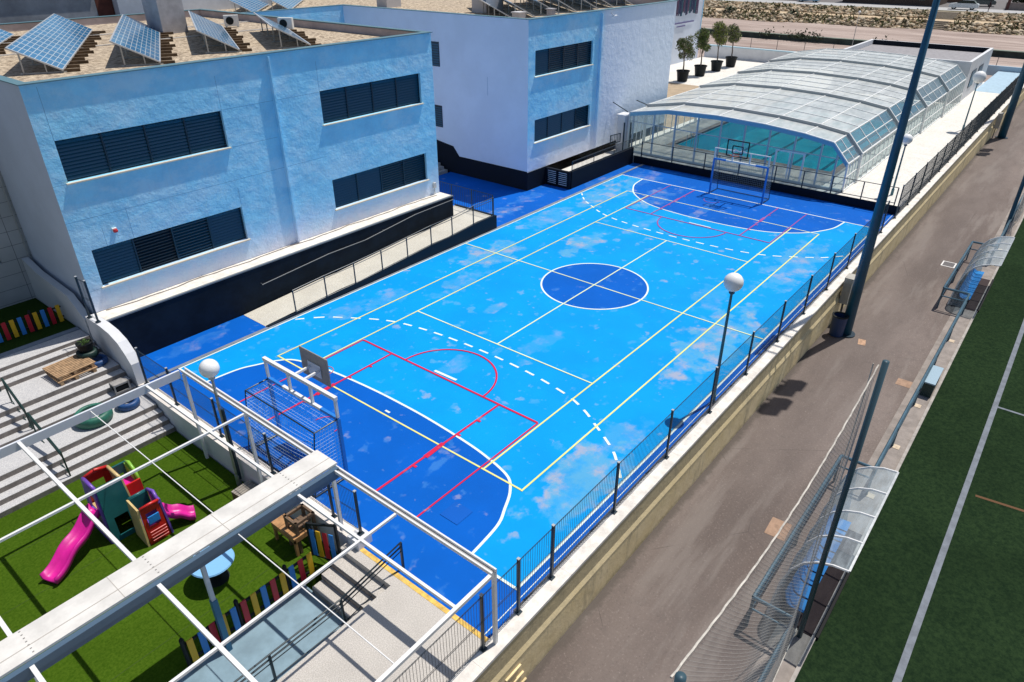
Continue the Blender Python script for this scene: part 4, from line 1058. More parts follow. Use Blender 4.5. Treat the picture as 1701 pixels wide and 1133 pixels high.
# ============================================================ PLAYGROUND
def plastic(name, col): return mat(name, col, .38, var=.13, vs=3.5, bump=.08, bs=14)
jn = MB()
for x in (-18.6,-20.7,-23.1): jn.box(x-ox, x+.012-ox, -3.28-oy, -2.55-oy, zt+.1-oz, zt+.104-oz)
jn.box(-30-ox,-15.9-ox,-3.02-oy,-3.0-oy,zt+.1-oz,zt+.103-oz).build('sheet_joint', mat('strip_joint', (.42,.39,.35), .7), pg)
P_teal = plastic('toy_teal', (.012,.11,.12)); P_red = plastic('toy_red', (.52,.015,.012)); P_purple = plastic('toy_purple', (.16,.07,.42))
P_yel = plastic('toy_cream', (.62,.45,.20)); P_mag = plastic('toy_magenta', (.62,.012,.28)); P_green = plastic('toy_green', (.25,.52,.05)); P_blue = plastic('toy_blue', (.03,.25,.70))
ply = thing('play_tower', 'multicoloured plastic climbing tower with two magenta slides on the lawn', 'play structure', (-18.9, 2.2, -.7))
def wall_panel(name, pts, th, m_, hole=None):
    """thick plate through 4 corner points (quad), optional relative window hole (u0,u1,v0,v1)"""
    a, b, c, d = [Vector(p) for p in pts]; nrm = (b-a).cross(d-a).normalized()*th
    def Q(u, v): return (a*(1-u)+b*u)*(1-v)+(d*(1-u)+c*u)*v
    mb = MB()
    us = [0,1]; vs = [0,1]
    if hole: us = [0,hole[0],hole[1],1]; vs = [0,hole[2],hole[3],1]
    for i in range(len(us)-1):
        for j in range(len(vs)-1):
            if hole and i == 1 and j == 1: continue
            mb.prism([Q(us[i],vs[j]),Q(us[i+1],vs[j]),Q(us[i+1],vs[j+1]),Q(us[i],vs[j+1])], nrm)
    return mb.build(name, m_, ply, recalc=True)
# tall tower : footprint flares at the base
zt2 = 1.62
T = {'a':(-.42,-.08),'b':(.18,-.08),'c':(.18,.62),'d':(-.42,.62)}
Bs = {'a':(-.5,-.26),'b':(.26,-.26),'c':(.26,.72),'d':(-.5,.72)}
def quad(k1, k2, z0, z1):
    def at(k, z): f = z/zt2; return (Bs[k][0]*(1-f)+T[k][0]*f, Bs[k][1]*(1-f)+T[k][1]*f, z)
    return [at(k1,z0), at(k2,z0), at(k2,z1), at(k1,z1)]
wall_panel('front_panel', quad('a','b',0,zt2), .05, P_teal, (.25,.75,.08,.42))
wall_panel('side_panel', quad('d','a',0,zt2), .05, P_purple, (.22,.78,.5,.82))
wall_panel('back_panel', quad('c','d',0,zt2), .05, P_red, (.25,.75,.55,.85))
wall_panel('side_panel', quad('b','c',0,zt2), .05, P_yel, (.25,.75,.1,.5))
def rim(pts, r, m_, nm='top_rim'): MB().tube(pts, r, 8).build(nm, m_, ply, smooth=True)
def tp(k, dz=0): return (T[k][0], T[k][1], zt2+dz)
rim([tp('a'),tp('b')], .045, P_teal); rim([tp('b'),tp('c')], .045, P_yel); rim([tp('c'),((-.12),.62,zt2+.08),tp('d')], .045, P_red); rim([tp('d'),(-.44,.27,zt2+.06),tp('a')], .05, P_purple)
rim([(-.44,.75,zt2-.1),(.1,.8,zt2-.1)], .05, P_teal)
lg = MB()
for k in range(3): lg.tube([(-.26+.02*k,-.15-.0,1.30-.07*k),(.02-.02*k,-.15,1.30-.07*k)], .012, 6)
lg.build('embossed_bars', P_teal, ply)
MB().box(-.44, .2, -.1, .64, .72, .78).build('platform', P_yel, ply)
# rear cube with arched green side
wall_panel('back_panel', [(.2,.75,0),(.66,.75,0),(.66,.75,1.45),(.2,.75,1.45)], .05, P_teal, (.3,.7,.45,.8))
wall_panel('side_panel', [(.66,.2,0),(.66,.75,0),(.64,.75,1.45),(.64,.3,1.3)], -.05, P_green, (.3,.7,.5,.8))
rim([(.66,.1,.9),(.66,.3,1.35),(.66,.55,1.5),(.66,.76,1.4)], .045, P_green)
wall_panel('front_panel', [(.2,.05,0),(.66,.05,0),(.66,.1,1.2),(.2,.1,1.2)], .05, P_red)
MB().box(.22, .64, .14, .74, 1.0, 1.05).build('platform', P_mag, ply)
MB().lathe((.42,-.12,.52), [(.001,.1),(.2,.1),(.24,0),(.2,-.1)], 16).build('tunnel_cap', P_mag, ply)
# front box
z3 = 1.15
wall_panel('ladder_panel', [(.06,-1.08,0),(.60,-1.08,0),(.56,-1.02,z3-.05),(.10,-1.02,z3-.05)], -.05, P_red, (.2,.8,.45,.85))
wall_panel('side_panel', [(.04,-1.1,0),(.06,-.42,0),(.1,-.42,z3),(.08,-1.02,z3)], -.05, P_yel)
wall_panel('side_panel', [(.62,-1.1,0),(.62,-.42,0),(.58,-.42,z3),(.58,-1.02,z3)], .05, P_purple)
wall_panel('back_panel', [(.1,-.42,0),(.58,-.42,0),(.56,-.42,z3),(.1,-.42,z3)], .05, P_teal)
rim([(.1,-1.02,z3),(.35,-1.04,z3+.03),(.57,-1.02,z3)], .04, P_red); rim([(.58,-1.02,z3-.12),(.6,-.75,z3+.12),(.58,-.44,z3+.02)], .045, P_purple); rim([(.1,-.42,z3),(.56,-.42,z3)], .04, P_teal)
for k in range(4): MB().tube([(.14,-1.12+.004*k,.12+.09*k),(.54,-1.12+.004*k,.12+.09*k)], .02, 6).build('rung', P_red, ply)
MB().cbox(.34, -1.06, .72, .28, .03, .22).build('bucket', P_blue, ply)
MB().box(.1, .56, -1.0, -.45, .5, .55).build('platform', P_purple, ply)
def slide(pts, wd, name='slide', flare=1.0):
    """pts: centre line; channel section with raised sides"""
    mb = MB(); P = [Vector(p) for p in pts]; k = len(P); sec = []
    for i, p in enumerate(P):
        t_ = (P[min(i+1,k-1)]-P[max(i-1,0)]); t_.z = 0; t_.normalize(); sd = Vector((-t_.y, t_.x, 0)); w3 = wd*(1+ (flare-1)*i/(k-1))
        row = []
        for (u, h) in ((-1,-.03),(-1.0,.14),(-.8,.15),(-.66,.02),(0,0),(.66,.02),(.8,.15),(1.0,.14),(1,-.03),(0,-.05)):
            row.append(p+sd*u*w3/2+Vector((0,0,h)))
        sec.append(row)
    b = len(mb.v); n = 10
    for r_ in sec: mb.v += [tuple(q) for q in r_]
    for i in range(k-1):
        for j in range(n): mb.f.append([b+i*n+j, b+i*n+(j+1) % n, b+(i+1)*n+(j+1) % n, b+(i+1)*n+j])
    mb.f.append([b+j for j in range(n)]); mb.f.append([b+(k-1)*n+j for j in range(n)][::-1])
    return mb.build(name, P_mag, ply, smooth=True, recalc=True)
def curve(a, b, wave, n=22):
    out = []
    for i in range(n+1):
        t_ = i/n; x = a[0]+(b[0]-a[0])*t_; y = a[1]+(b[1]-a[1])*t_; z = a[2]+(b[2]-a[2])*t_ + wave*math.sin(t_*math.pi*4)*(1-.3*t_)
        out.append((x, y, z))
    out.append((out[-1][0]+(b[0]-a[0])*.06, out[-1][1]+(b[1]-a[1])*.06, b[2]))
    return out
slide(curve((-.48,.22,.86), (-1.98,-.38,.12), .045), .44, flare=1.12)
slide(curve((.6,-.72,.55), (1.28,-1.02,.12), .03, 12), .38, flare=1.1)

def tyre(label, x, y, z, r_, h, m_, ri=.58, seg=28):
    t = thing('tyre_planter', label, 'tyre', (x, y, z))
    MB().lathe((0,0,0), [(r_*ri,.02),(r_*.85,0),(r_*.98,h*.2),(r_,h*.5),(r_*.98,h*.8),(r_*.85,h),(r_*ri,h-.02),(r_*ri*1.05,h*.7),(r_*.9,h*.5),(r_*ri*1.05,h*.3),(r_*ri,.02)], seg).build('rubber_ring', m_, t, smooth=True)
    return t
tg = mat('tyre_green', (.02,.13,.09), .5, var=.2, vs=6); tb = mat('tyre_blue', (.015,.07,.22), .5, var=.2, vs=6)
tyre('large green painted tractor tyre lying on the middle landing', -17.62, 6.72, -.06, .54, .34, tg, .68)
tyre('smaller blue painted tyre on the landing against the white wall', -16.6, 6.66, -.06, .35, .24, tb, .6)
tyre('blue painted tyre under the dark planter on the upper landing', -16.42, 8.85, .58, .34, .2, tb)
tyre('dark green tyre stacked behind the blue one on the upper landing', -16.5, 9.2, .78, .33, .24, mat('tyre_darkgreen', (.01,.035,.03), .5))
tyre('green and blue tyre on the lawn at the bottom left under the pergola', -21.6, -3.0+.55, -.7, .42, .3, tg, .7)
pp_ = thing('plant_pot', 'dark pot with a small plant on top of the stacked tyres', 'plant pot', (-16.5, 9.2, 1.02))
MB().lathe((0,0,0), [(.001,0),(.2,0),(.26,.28),(.23,.28),(.2,.22),(.001,.2)], 18).build('pot', blackplastic, pp_)
lf = MB()
for k in range(60):
    a = random.uniform(0, 6.28); rr = random.uniform(0, .16); lf.cbox(rr*math.cos(a), rr*math.sin(a), .25+random.uniform(0,.1), .06, .02, .01, rz=random.uniform(0,3), rx=random.uniform(-1,1))
lf.build('leaves', mat('sprout_green', (.06,.12,.02), .8), pp_)
def pallet(label, x, y, z, rz, group='wooden pallets stacked on the upper landing'):
    t = thing('pallet', label, 'pallet', (x, y, z), rz, group)
    for k in range(10): MB().box(-.5+.103*k, -.5+.068+.103*k, -.6, .6, .12, .145).build('deck_board', wood, t)
    for y_ in (-.55, 0, .45):
        MB().box(-.5, .5, y_, y_+.1, .098, .12).build('stringer', wood, t)
        for x_ in (-.5, -.06, .38): MB().box(x_, x_+.12, y_, y_+.1, .022, .098).build('block', wood, t)
        MB().box(-.5, .5, y_, y_+.1, 0, .022).build('bottom_board', wood, t)
    return t
pa = pallet('lower wooden pallet of the stack of two beside the tyres', -17.2, 8.85, .585, R(91))
dup(pa, 'upper wooden pallet with close deck boards on top of the stack', (-17.20, 8.92, .735), R(94))
cr = thing('wooden_crate', 'small open grey crate resting on the steps against the white wall', 'crate', (-16.42, 7.45, .12))
f = MB()
for (x, y) in ((-.22,-.16),(.22,-.16),(.22,.16),(-.22,.16)): f.cbox(x, y, .16, .04, .04, .32)
for z in (.03, .3):
    for y in (-.16, .16): f.cbox(0, y, z, .46, .03, .06)
    for x in (-.22, .22): f.cbox(x, 0, z, .03, .34, .06)
f.cbox(0,0,.31,.44,.3,.02); f.build('frame', mat('crate_grey', (.30,.29,.28), .8, var=.2, vs=9), cr)
MB().box(-.2,.2,-.14,.14,.02,.2).build('dark_contents', blackplastic, cr)
# grey slatted bench near the globe lamp
gb = thing('wooden_bench', 'small grey slatted bench at the foot of the white wall by the beam', 'bench', (-16.3, .72, -.7), R(5))
for k in range(6): MB().box(-.28, .28, -.26+.088*k, -.26+.088*k+.075, .3, .33).build('slat', wood_grey, gb)
MB().box(-.28, -.2, -.25, .25, 0, .3).box(.2, .28, -.25, .25, 0, .3).build('leg', wood_dark, gb)
# varnished play table with tall frame
wt = thing('play_table', 'varnished wooden play table with a raised open box frame by the wall', 'table', (-16.42, -1.72, -.7))
for k in range(3): MB().box(-.3, .1, -.42+.33*k, -.1+.33*k, .55, .6).build('table_top', wood_orange, wt)
f = MB()
for (x, y) in ((-.26,-.38),(-.26,.5),(.06,.5)): f.cbox(x, y, .28, .07, .07, .55)
f.box(-.3,.1,-.42,-.38,.45,.55).box(-.3,-.26,-.42,.56,.45,.55); f.build('leg_frame', wood_orange, wt)
f = MB()
for (x, y) in ((-.14,-.36),(.36,-.36),(.36,.06),(-.14,.06)): f.cbox(x, y, .5, .07, .07, 1.0)
f.box(-.18,.4,-.40,-.34,.92,1.0).box(-.18,.4,.04,.1,.92,1.0).box(-.18,-.12,-.34,.04,.92,1.0).box(.34,.4,-.34,.04,.92,1.0)
f.build('box_frame', wood_dark, wt)
MB().box(-.1,.32,-.3,.02,.72,.76).build('shelf', wood_dark, wt)
# round table under the beam
rt_ = thing('round_table', 'round table with a light blue top and dark pedestal half hidden under the white beam', 'table', (-18.35, -1.15, -.7))
MB().lathe((0,0,0), [(.001,.56),(.5,.56),(.52,.58),(.5,.61),(.001,.61)], 32).build('table_top', mat('top_lightblue', (.22,.48,.78), .4), rt_)
MB().lathe((0,0,0), [(.30,0),(.12,.05),(.08,.3),(.2,.56)], 20).build('pedestal', blackplastic, rt_)

# ============================================================ ROAD SIDE
def tall_pole(label, x, y, h, r0, r1, group='tall floodlight poles along the road'):
    t = thing('light_pole', label, 'light pole', (x, y, -1.6), 0, group)
    MB().tube([(0,0,0),(0,0,h)], r0, 20, r2=r1).build('pole', pole_blue, t, smooth=True)
    MB().lathe((0,0,0), [(.001,0),(r0+.16,0),(r0+.16,.05),(.001,.05)], 20).build('base_plate', dark_steel, t)
    for (dx, dz_) in ((-.75,h-.3),(.75,h-.3),(-.75,h-1.6),(.75,h-1.6)):
        f = MB().bar((dx,0,dz_),(dx,-1.05,dz_),.08).cbox(dx, -1.2, dz_, .7, .3, .7, rx=R(-35)).build('floodlight', dark_steel, t)
    MB().bar((-.9,0,h-.3),(.9,0,h-.3),.12).build('cross_arm', pole_blue, t); MB().bar((-.9,0,h-1.6),(.9,0,h-1.6),.12).build('cross_arm', pole_blue, t)
    return t
tall_pole('thick dark blue floodlight pole in front of the pool, rising out of the picture', 5.5, -9.0, 15.9, .225, .07)
tall_pole('farther blue-grey floodlight pole at the right edge of the road', 47.9, -8.95, 15.5, .30, .14)
for (x, nm) in ((6.7,'grey electrical cabinet on the retaining wall behind the tall pole'),(47.2,'pale electrical box on the wall by the far pole')):
    t = thing('electrical_cabinet', nm, 'cabinet', (x, -8.43, -.75))
    MB().box(-.28,.28,-.16,.17,0,1.15).build('case', mat('cabinet_grey', (.42,.40,.35), .6, var=.08), t)
    MB().box(-.3,.3,-.18,.17,1.15,1.19).build('lid', MATS['cabinet_grey'], t)
    MB().tube([(.1,.05,-.85),(.1,.05,0)], .03, 6).tube([(-.1,.05,-.85),(-.1,.05,0)], .02, 6).build('conduit', dark_steel, t)
bn = thing('litter_bin', 'dark blue open-topped litter bin between the wall and the tall pole', 'bin', (5.15, -8.72, -1.6))
MB().lathe((0,0,0), [(.001,.03),(.27,.03),(.30,.9),(.26,.9),(.24,.3),(.001,.3)], 24).build('drum', mat('bin_navy', (.012,.04,.12), .45), bn, smooth=False)
MB().lathe((0,0,.9), [(.26,0),(.32,0),(.33,.04),(.26,.05),(.26,0)], 24).build('rim', blackplastic, bn)
# pitch barrier with bays round the dugouts
br = thing('pitch_barrier', 'long blue-grey tubular barrier between road and pitch, stepping out round the dugouts', 'railing', (0, -12.3, -1.6))
path = [(-40,-.17),(-10.8,-.17),(-10.8,.77),(-4.2,.77),(-4.2,-.17),(10.5,-.17),(10.5,.82),(17.4,.82),(17.4,-.2),(70,-.2)]
def rails(z, r_): 
    for a, b in zip(path[:-1], path[1:]): MB().tube([(a[0],a[1],z),(b[0],b[1],z)], r_, 8).build('rail', rail_teal, br)
rails(1.0, .05); rails(.62, .028)
for a, b in zip(path[:-1], path[1:]):
    L = math.hypot(b[0]-a[0], b[1]-a[1]); n = max(1, int(L/2.6))
    for i in range(n+(0 if L > 2 else 0)):
        x = a[0]+(b[0]-a[0])*i/n; y = a[1]+(b[1]-a[1])*i/n
        if x < -24: continue
        po_ = MB().tube([(x,y,0),(x,y,1.0)], .035, 8).build('post', rail_teal, br)
        if L > 8: MB().cbox(x+.02, y-.12, .01, .24, .2, .03).build('footing', mat('footing_tan', (.58,.47,.34), .9, var=.2, vs=8), po_)
# low board along the barrier
MB().bar((-4.1,-.06,.05),(10.4,-.06,.05),.03,.1).build('kick_rail', mat('kick_rust', (.28,.12,.08), .8, var=.3, vs=3), br)
# dugouts
def dugout(label, x0, L, zoff, group='team dugouts beside the pitch'):
    t = thing('dugout', label, 'dugout', (x0, -12.4, -1.6), 0, group)
    arc = [(.62,.02),(.58,.6),(.50,1.25),(.36,1.75),(.14,2.1),(-.12,2.3),(-.42,2.42),(-.75,2.46)]
    arc = [(y, z*zoff) for y, z in arc]
    MB().box(0, L, -.52, .68, .0, .03).build('floor', mat('dug_floor', (.035,.02,.02), .9), t)
    MB().box(0, L, -.60, -.52, 0, .10).build('kerb', mat('dug_kerb', (.02,.02,.02), .8), t)
    nb = 4
    for k in range(nb+1):
        x = L*k/nb; MB().tube([(x,y,z) for y, z in arc], .03, 6).build('rib', white_steel, t)
    for k in range(nb):
        p = MB()
        for (a, b) in zip(arc[:-1], arc[1:]): p.poly([(L*k/nb+.03,a[0],a[1]),(L*(k+1)/nb-.03,a[0],a[1]),(L*(k+1)/nb-.03,b[0],b[1]),(L*k/nb+.03,b[0],b[1])])
        p.build('roof_sheet', dug_m, t, smooth=True)
    MB().bar((0,arc[-1][0],arc[-1][1]),(L,arc[-1][0],arc[-1][1]),.05,.04).bar((0,.6,.5*zoff),(L,.6,.5*zoff),.03).build('edge_rail', galv, t)
    for x in (.0, L):
        MB().poly([(x, y, z) for y, z in arc[:5]]+[(x, .0, .02)]).build('end_sheet', dug_m, t)
    ns = int(L/.48)
    for k in range(ns):
        x = .2+k*(L-.3)/ns; w3 = .42
        mb = MB(); sp = [(-.12,.42),(.18,.40),(.28,.46),(.34,.62),(.38,.80)]
        for (a, b) in zip(sp[:-1], sp[1:]): mb.prism([(x,a[0],a[1]),(x+w3,a[0],a[1]),(x+w3,b[0],b[1]),(x,b[0],b[1])], (0,.02,-.03))
        so = mb.build('seat', seat_blue, t, recalc=True)
        MB().bar((x+.2,.1,.03),(x+.2,.1,.4),.05).build('seat_leg', galv, so)
    return t
dugout('near curved polycarbonate dugout with blue seats, behind the tall net', -10.15, 4.15, .99)
dugout('farther curved polycarbonate dugout with a row of blue seats', 11.15, 4.15, .93)
cb = thing('storage_box', 'small dark green storage box with pale lid between barrier and pitch', 'box', (3.2, -12.65, -1.6))
MB().box(-.7,.7,-.17,.17,0,.55).build('body', mat('box_green', (.02,.045,.04), .6), cb); MB().box(-.72,.72,-.19,.19,.55,.6).build('lid', mat('box_lid', (.30,.42,.50), .5), cb)
# tall netting
nt_ = thing('ball_net', 'tall sagging white ball-stop net hung between posts at the pitch edge', 'net', (-14.3, -12.62, -1.6))
XA, XB = 4.0, -4.0; HT = 7.55
for x in (XA, XB, -12): MB().tube([(x,0,0),(x,0,HT+.12)], .06, 14).build('post', mat('net_post', (.04,.085,.11), .45), nt_, smooth=True)
def netp(u, v):     # u 0..1 from XA to XB ; v 0 bottom .. 1 top
    x = XA+(XB-XA)*u; top = HT-.55*math.sin(math.pi*u)
    y = .10+.07*math.sin(math.pi*v)*math.sin(u*13+v*4)*(.6+.4*math.sin(u*7)) - .25*(1-v)*math.sin(math.pi*u)*.5
    return Vector((x, y, .05+(top-.05)*v))
cord = mat('net_cord', (.34,.33,.31), .8); nm = MB()
nu, nv = 92, 84; rr = .0018
for i in range(-nv, nu, 1):
    a = []; b = []
    for k in range(0, nv+1, 2):
        u = (i+k)/nu
        if 0 <= u <= 1: a.append(netp(u, k/nv)); b.append(netp(1-u, k/nv))
    if len(a) > 1: nm.tube(a, rr, 3, False); nm.tube(b, rr, 3, False)
nm.build('netting', cord, nt_)
MB().tube([netp(i/60, 1)+Vector((0,.004*math.sin(i*2.1),.005*math.sin(i*1.7))) for i in range(61)], .014, 6).build('top_rope', mat('rope_white', (.55,.51,.45), .9, var=.25, vs=6), nt_)
MB().tube([netp(i/30, .02) for i in range(31)], .015, 6).build('bottom_rope', MATS['rope_white'], nt_)
MB().tube([netp(0, i/20)+Vector((0,.09,0)) for i in range(21)], .012, 5).build('lacing', MATS['rope_white'], nt_)
fn = thing('ball_net', 'far ball-stop net and blue post beyond the second dugout', 'net', (22.4, -12.45, -1.6))
MB().tube([(0,0,0),(0,0,6)], .1, 12).build('post', pole_blue, fn)
nm = MB(); rr = .006
for i in range(-18, 60):
    pa_ = []; pb_ = []
    for k in range(19):
        u = i+k
        if 0 <= u <= 60: pa_.append(Vector((u*.4, -.25+.08*math.sin(u*.5), .05+2.6*k/18))); pb_.append(Vector(((60-u)*.4, -.25+.08*math.sin(u*.5), .05+2.6*k/18)))
    if len(pa_) > 1: nm.tube(pa_, rr, 3, False); nm.tube(pb_, rr, 3, False)
nm.build('netting', cord, fn)

# ============================================================ POTTED TREES
leafm = []
for nm_, c in (('olive_leaf', (.085,.135,.03)), ('olive_leaf_light', (.20,.23,.04)), ('olive_leaf_grey', (.20,.18,.13))):
    leafm.append(mat(nm_, c, .7, var=.35, vs=3))
def potted(label, x, y, h, mix, seed, r_=.95):
    rnd = random.Random(seed)
    t = thing('potted_tree', label, 'potted tree', (x, y, DZ), 0, 'potted olive trees in a row')
    MB().lathe((0,0,0), [(.001,0),(.48,0),(.60,.9),(.66,.92),(.66,1.02),(.58,1.02),(.56,.85),(.001,.83)], 24).build('pot', blackplastic, t)
    tr = MB().tube([(0,0,.8),(.05,.02,1.5),(.0,.06,2.2),(.08,.0,2.9)], .075, 8, r2=.045)
    for k in range(7):
        a = rnd.uniform(0, 6.28); tr.tube([(.04,.02,2.1+.1*k),(.3*math.cos(a),.3*math.sin(a),2.7+.1*k),(.6*math.cos(a),.6*math.sin(a),3.0+.12*k)], .03, 5, r2=.01)
    tr.build('trunk', mat('olive_bark', (.16,.13,.11), .9, var=.2), t)
    cl_ = [(rnd.uniform(-.55,.55)*r_, rnd.uniform(-.55,.55)*r_, h-1.0+rnd.uniform(-.75,.7), rnd.uniform(.28,.5)) for _ in range(15)]
    crown = bpy.data.objects
    for mi in range(3):
        lf = MB(); cnt = int(3300*mix[mi])
        for k in range(cnt):
            c = cl_[rnd.randrange(15)]; d = Vector((rnd.gauss(0,1), rnd.gauss(0,1), rnd.gauss(0,1))).normalized()*c[3]*rnd.uniform(.5,1.1)
            s = rnd.uniform(.06,.11); p = Vector(c[:3])+d
            a = Vector((rnd.gauss(0,1), rnd.gauss(0,1), rnd.gauss(0,1))).normalized()*s; b = Vector((rnd.gauss(0,1), rnd.gauss(0,1), rnd.gauss(0,1))).normalized()*s*.6
            lf.poly([p-a, p-b, p+a, p+b])
        lf.build('crown', leafm[mi], t)
potted('potted olive tree nearest the blue building, first of the row of four', 44.3, 18.6, 4.15, (.6,.1,.4), 1)
potted('second potted olive tree, the fullest and darkest green crown', 48.3, 18.65, 4.5, (.85,.15,.15), 2, 1.05)
potted('third potted olive tree with a yellow-green left side', 52.2, 18.65, 4.7, (.2,.7,.4), 3)
potted('fourth potted olive tree farthest along the white wall, sparse crown', 55.9, 18.65, 4.4, (.35,.25,.5), 4, .9)

# ============================================================ FAR SIDE: riverbed, banks, road, houses
tfc = thing('boundary_fence', 'thin post-and-wire boundary fence between the pool garden and the riverbed', 'fence', (71, 10, -1.6))
for k in range(16):
    MB().tube([(0,-18+3.4*k,0),(0,-18+3.4*k,3.5)], .03, 5).build('post', dark_steel, tfc)
f = MB()
for z in (1.6, 2.3, 3.0, 3.45): f.bar((0,-18,z),(0,33,z), .012)
f.build('wire', dark_steel, tfc)
dw = thing('low_wall', 'long low dark wall with scrub along the near edge of the riverbed', 'wall', (101.5, 20, -1.75))
MB().box(0, .8, -60, 60, -.2, .8).build('wall_body', mat('far_dark_wall', (.035,.05,.045), .9, var=.4, vs=.5), dw)
MB().box(-.05, .85, -60, 60, .8, .86).build('wall_top', mat('far_wall_top', (.16,.20,.16), .9, var=.3, vs=.4), dw)
bush = MB()
rnd = random.Random(5)
for k in range(9):
    y = rnd.uniform(-18, 30); n_l = rnd.randint(30, 90)
    for q in range(n_l):
        p = Vector((-.3+rnd.gauss(0,.5), y+rnd.gauss(0,.7), .6+abs(rnd.gauss(0,.45)))); s = .16
        a = Vector((rnd.gauss(0,1), rnd.gauss(0,1), rnd.gauss(0,1))).normalized()*s; b = Vector((rnd.gauss(0,1), rnd.gauss(0,1), rnd.gauss(0,1))).normalized()*s
        bush.poly([p-a, p-b, p+a, p+b])
sb = bush.build('scrub', mat('scrub_green', (.04,.055,.025), .9, var=.3), None); sb.location = (101.5, 20, -1.75)
tag(sb, 'scattered dark scrub growing on the low riverbed wall', 'scrub', kind='stuff')
struct('riverbed', MB().grid(lambda u, v: (101+33*u, -70+190*v, -1.75+.12*math.sin(u*30+v*9)*math.sin(v*60)-.5*math.sin(math.pi*u)*.6), 20, 60), earth)
# sloped banks follow straight lines (slightly oblique)
def bx(y, x0): return x0-(y-0)*.07
def bank(name, xa, za, xb, zb, m_):
    mb = MB(); n = 60
    mb.grid(lambda u, v: (bx(-70+190*v, xa+(xb-xa)*u), -70+190*v, za+(zb-za)*u), 2, n)
    return struct(name, mb, m_)
rock_base = mat('bank_earth', (.22,.165,.10), .95, var=.4, vs=.7)
bank('lower_bank', 133.8, -2.0, 137.4, -.6, rock_base)
bank('bank_path', 137.4, -.6, 141.8, -.55, sand_m)
bank('upper_bank', 141.8, -.55, 146.2, .42, rock_base)
bank('far_verge', 146.2, .42, 149.6, .44, mat('verge_olive', (.13,.11,.06), .9, var=.3, vs=.5))
bank('far_pavement', 149.6, .45, 157.0, .46, mat('far_paving', (.42,.42,.42), .9, var=.1))
bank('far_road', 157.0, .46, 300, .5, mat('far_asphalt', (.16,.15,.15), .9, var=.15))
rocks = MB(); rnd = random.Random(11)
ico = [(0,0,1),(.89,0,.45),(.28,.85,.45),(-.72,.53,.45),(-.72,-.53,.45),(.28,-.85,.45),(.72,.53,-.45),(-.28,.85,-.45),(-.89,0,-.45),(-.28,-.85,-.45),(.72,-.53,-.45),(0,0,-1)]
icf = [(0,1,2),(0,2,3),(0,3,4),(0,4,5),(0,5,1),(1,6,2),(2,7,3),(3,8,4),(4,9,5),(5,10,1),(2,6,7),(3,7,8),(4,8,9),(5,9,10),(1,10,6),(6,11,7),(7,11,8),(8,11,9),(9,11,10),(10,11,6)]
rm_ = MB()
sets = [MB(), MB(), MB()]
for (xa, za, xb, zb, cnt) in ((133.6,-2.0,137.4,-.6,1500),(141.9,-.55,146.2,.4,2100)):
    for k in range(cnt):
        u = rnd.random(); y = rnd.uniform(-12, 62); s = rnd.uniform(.2,.48); mb = sets[rnd.randrange(3)]
        if 11.5 < y < 15.5 : continue
        c = Vector((bx(y, xa+(xb-xa)*u), y, za+(zb-za)*u+.05)); b = len(mb.v)
        sx, sy, sz = s*rnd.uniform(.7,1.2), s*rnd.uniform(.8,1.4), s*rnd.uniform(.6,1)
        mb.v += [(c.x+p[0]*sx*rnd.uniform(.8,1.2), c.y+p[1]*sy, c.z+p[2]*sz) for p in ico]; mb.f += [[b+i for i in q] for q in icf]
rnm = ['pale', 'tan', 'brown']
for mb, c, nn_ in zip(sets, ((.52,.43,.31),(.36,.26,.16),(.15,.12,.075)), rnm):
    o = mb.build('bank_rocks', mat('rock_'+nn_, c, .95, var=.25, vs=.8)); tag(o, '%s boulders heaped on both slopes of the far bank' % nn_, 'rocks', kind='stuff')
weeds = MB()
for k in range(2600):
    lo = rnd.random() < .62
    xa, za, xb, zb = (133.6,-2.0,137.4,-.6) if lo else (141.9,-.55,146.2,.4)
    u = rnd.random()**(1.6 if lo else .8); u = 1-u if lo else u; y = rnd.uniform(-12, 62)
    if 11.5 < y < 15.5 or math.sin(y*.9)+math.sin(y*.37+2) < -.6: continue
    p = Vector((bx(y, xa+(xb-xa)*u), y, za+(zb-za)*u+.35)); s = .22
    a = Vector((rnd.gauss(0,1), rnd.gauss(0,1), rnd.gauss(0,1))).normalized()*s; b = Vector((rnd.gauss(0,1), rnd.gauss(0,1), rnd.gauss(0,1))).normalized()*s
    weeds.poly([p-a, p-b, p+a, p+b])
o = weeds.build('bank_weeds', mat('weed_olive', (.09,.10,.03), .9, var=.4, vs=.4)); tag(o, 'olive green weeds growing among the boulders of the far bank', 'weeds', kind='stuff')
fs_ = thing('bank_steps', 'flight of concrete steps cut through the rocky far bank', 'steps', (133, 13.5, -2))
for k in range(6): MB().box(.2+.6*k, 3.8, -1.9, 1.9, 0, .25*(k+1)).build('step', mat('far_step', (.30,.25,.19), .9, var=.2), fs_)
for k in range(8): MB().box(7.9+.5*k, 12.5, -1.9, 1.9, 1.3, 1.6+.12*k).build('step', MATS['far_step'], fs_)
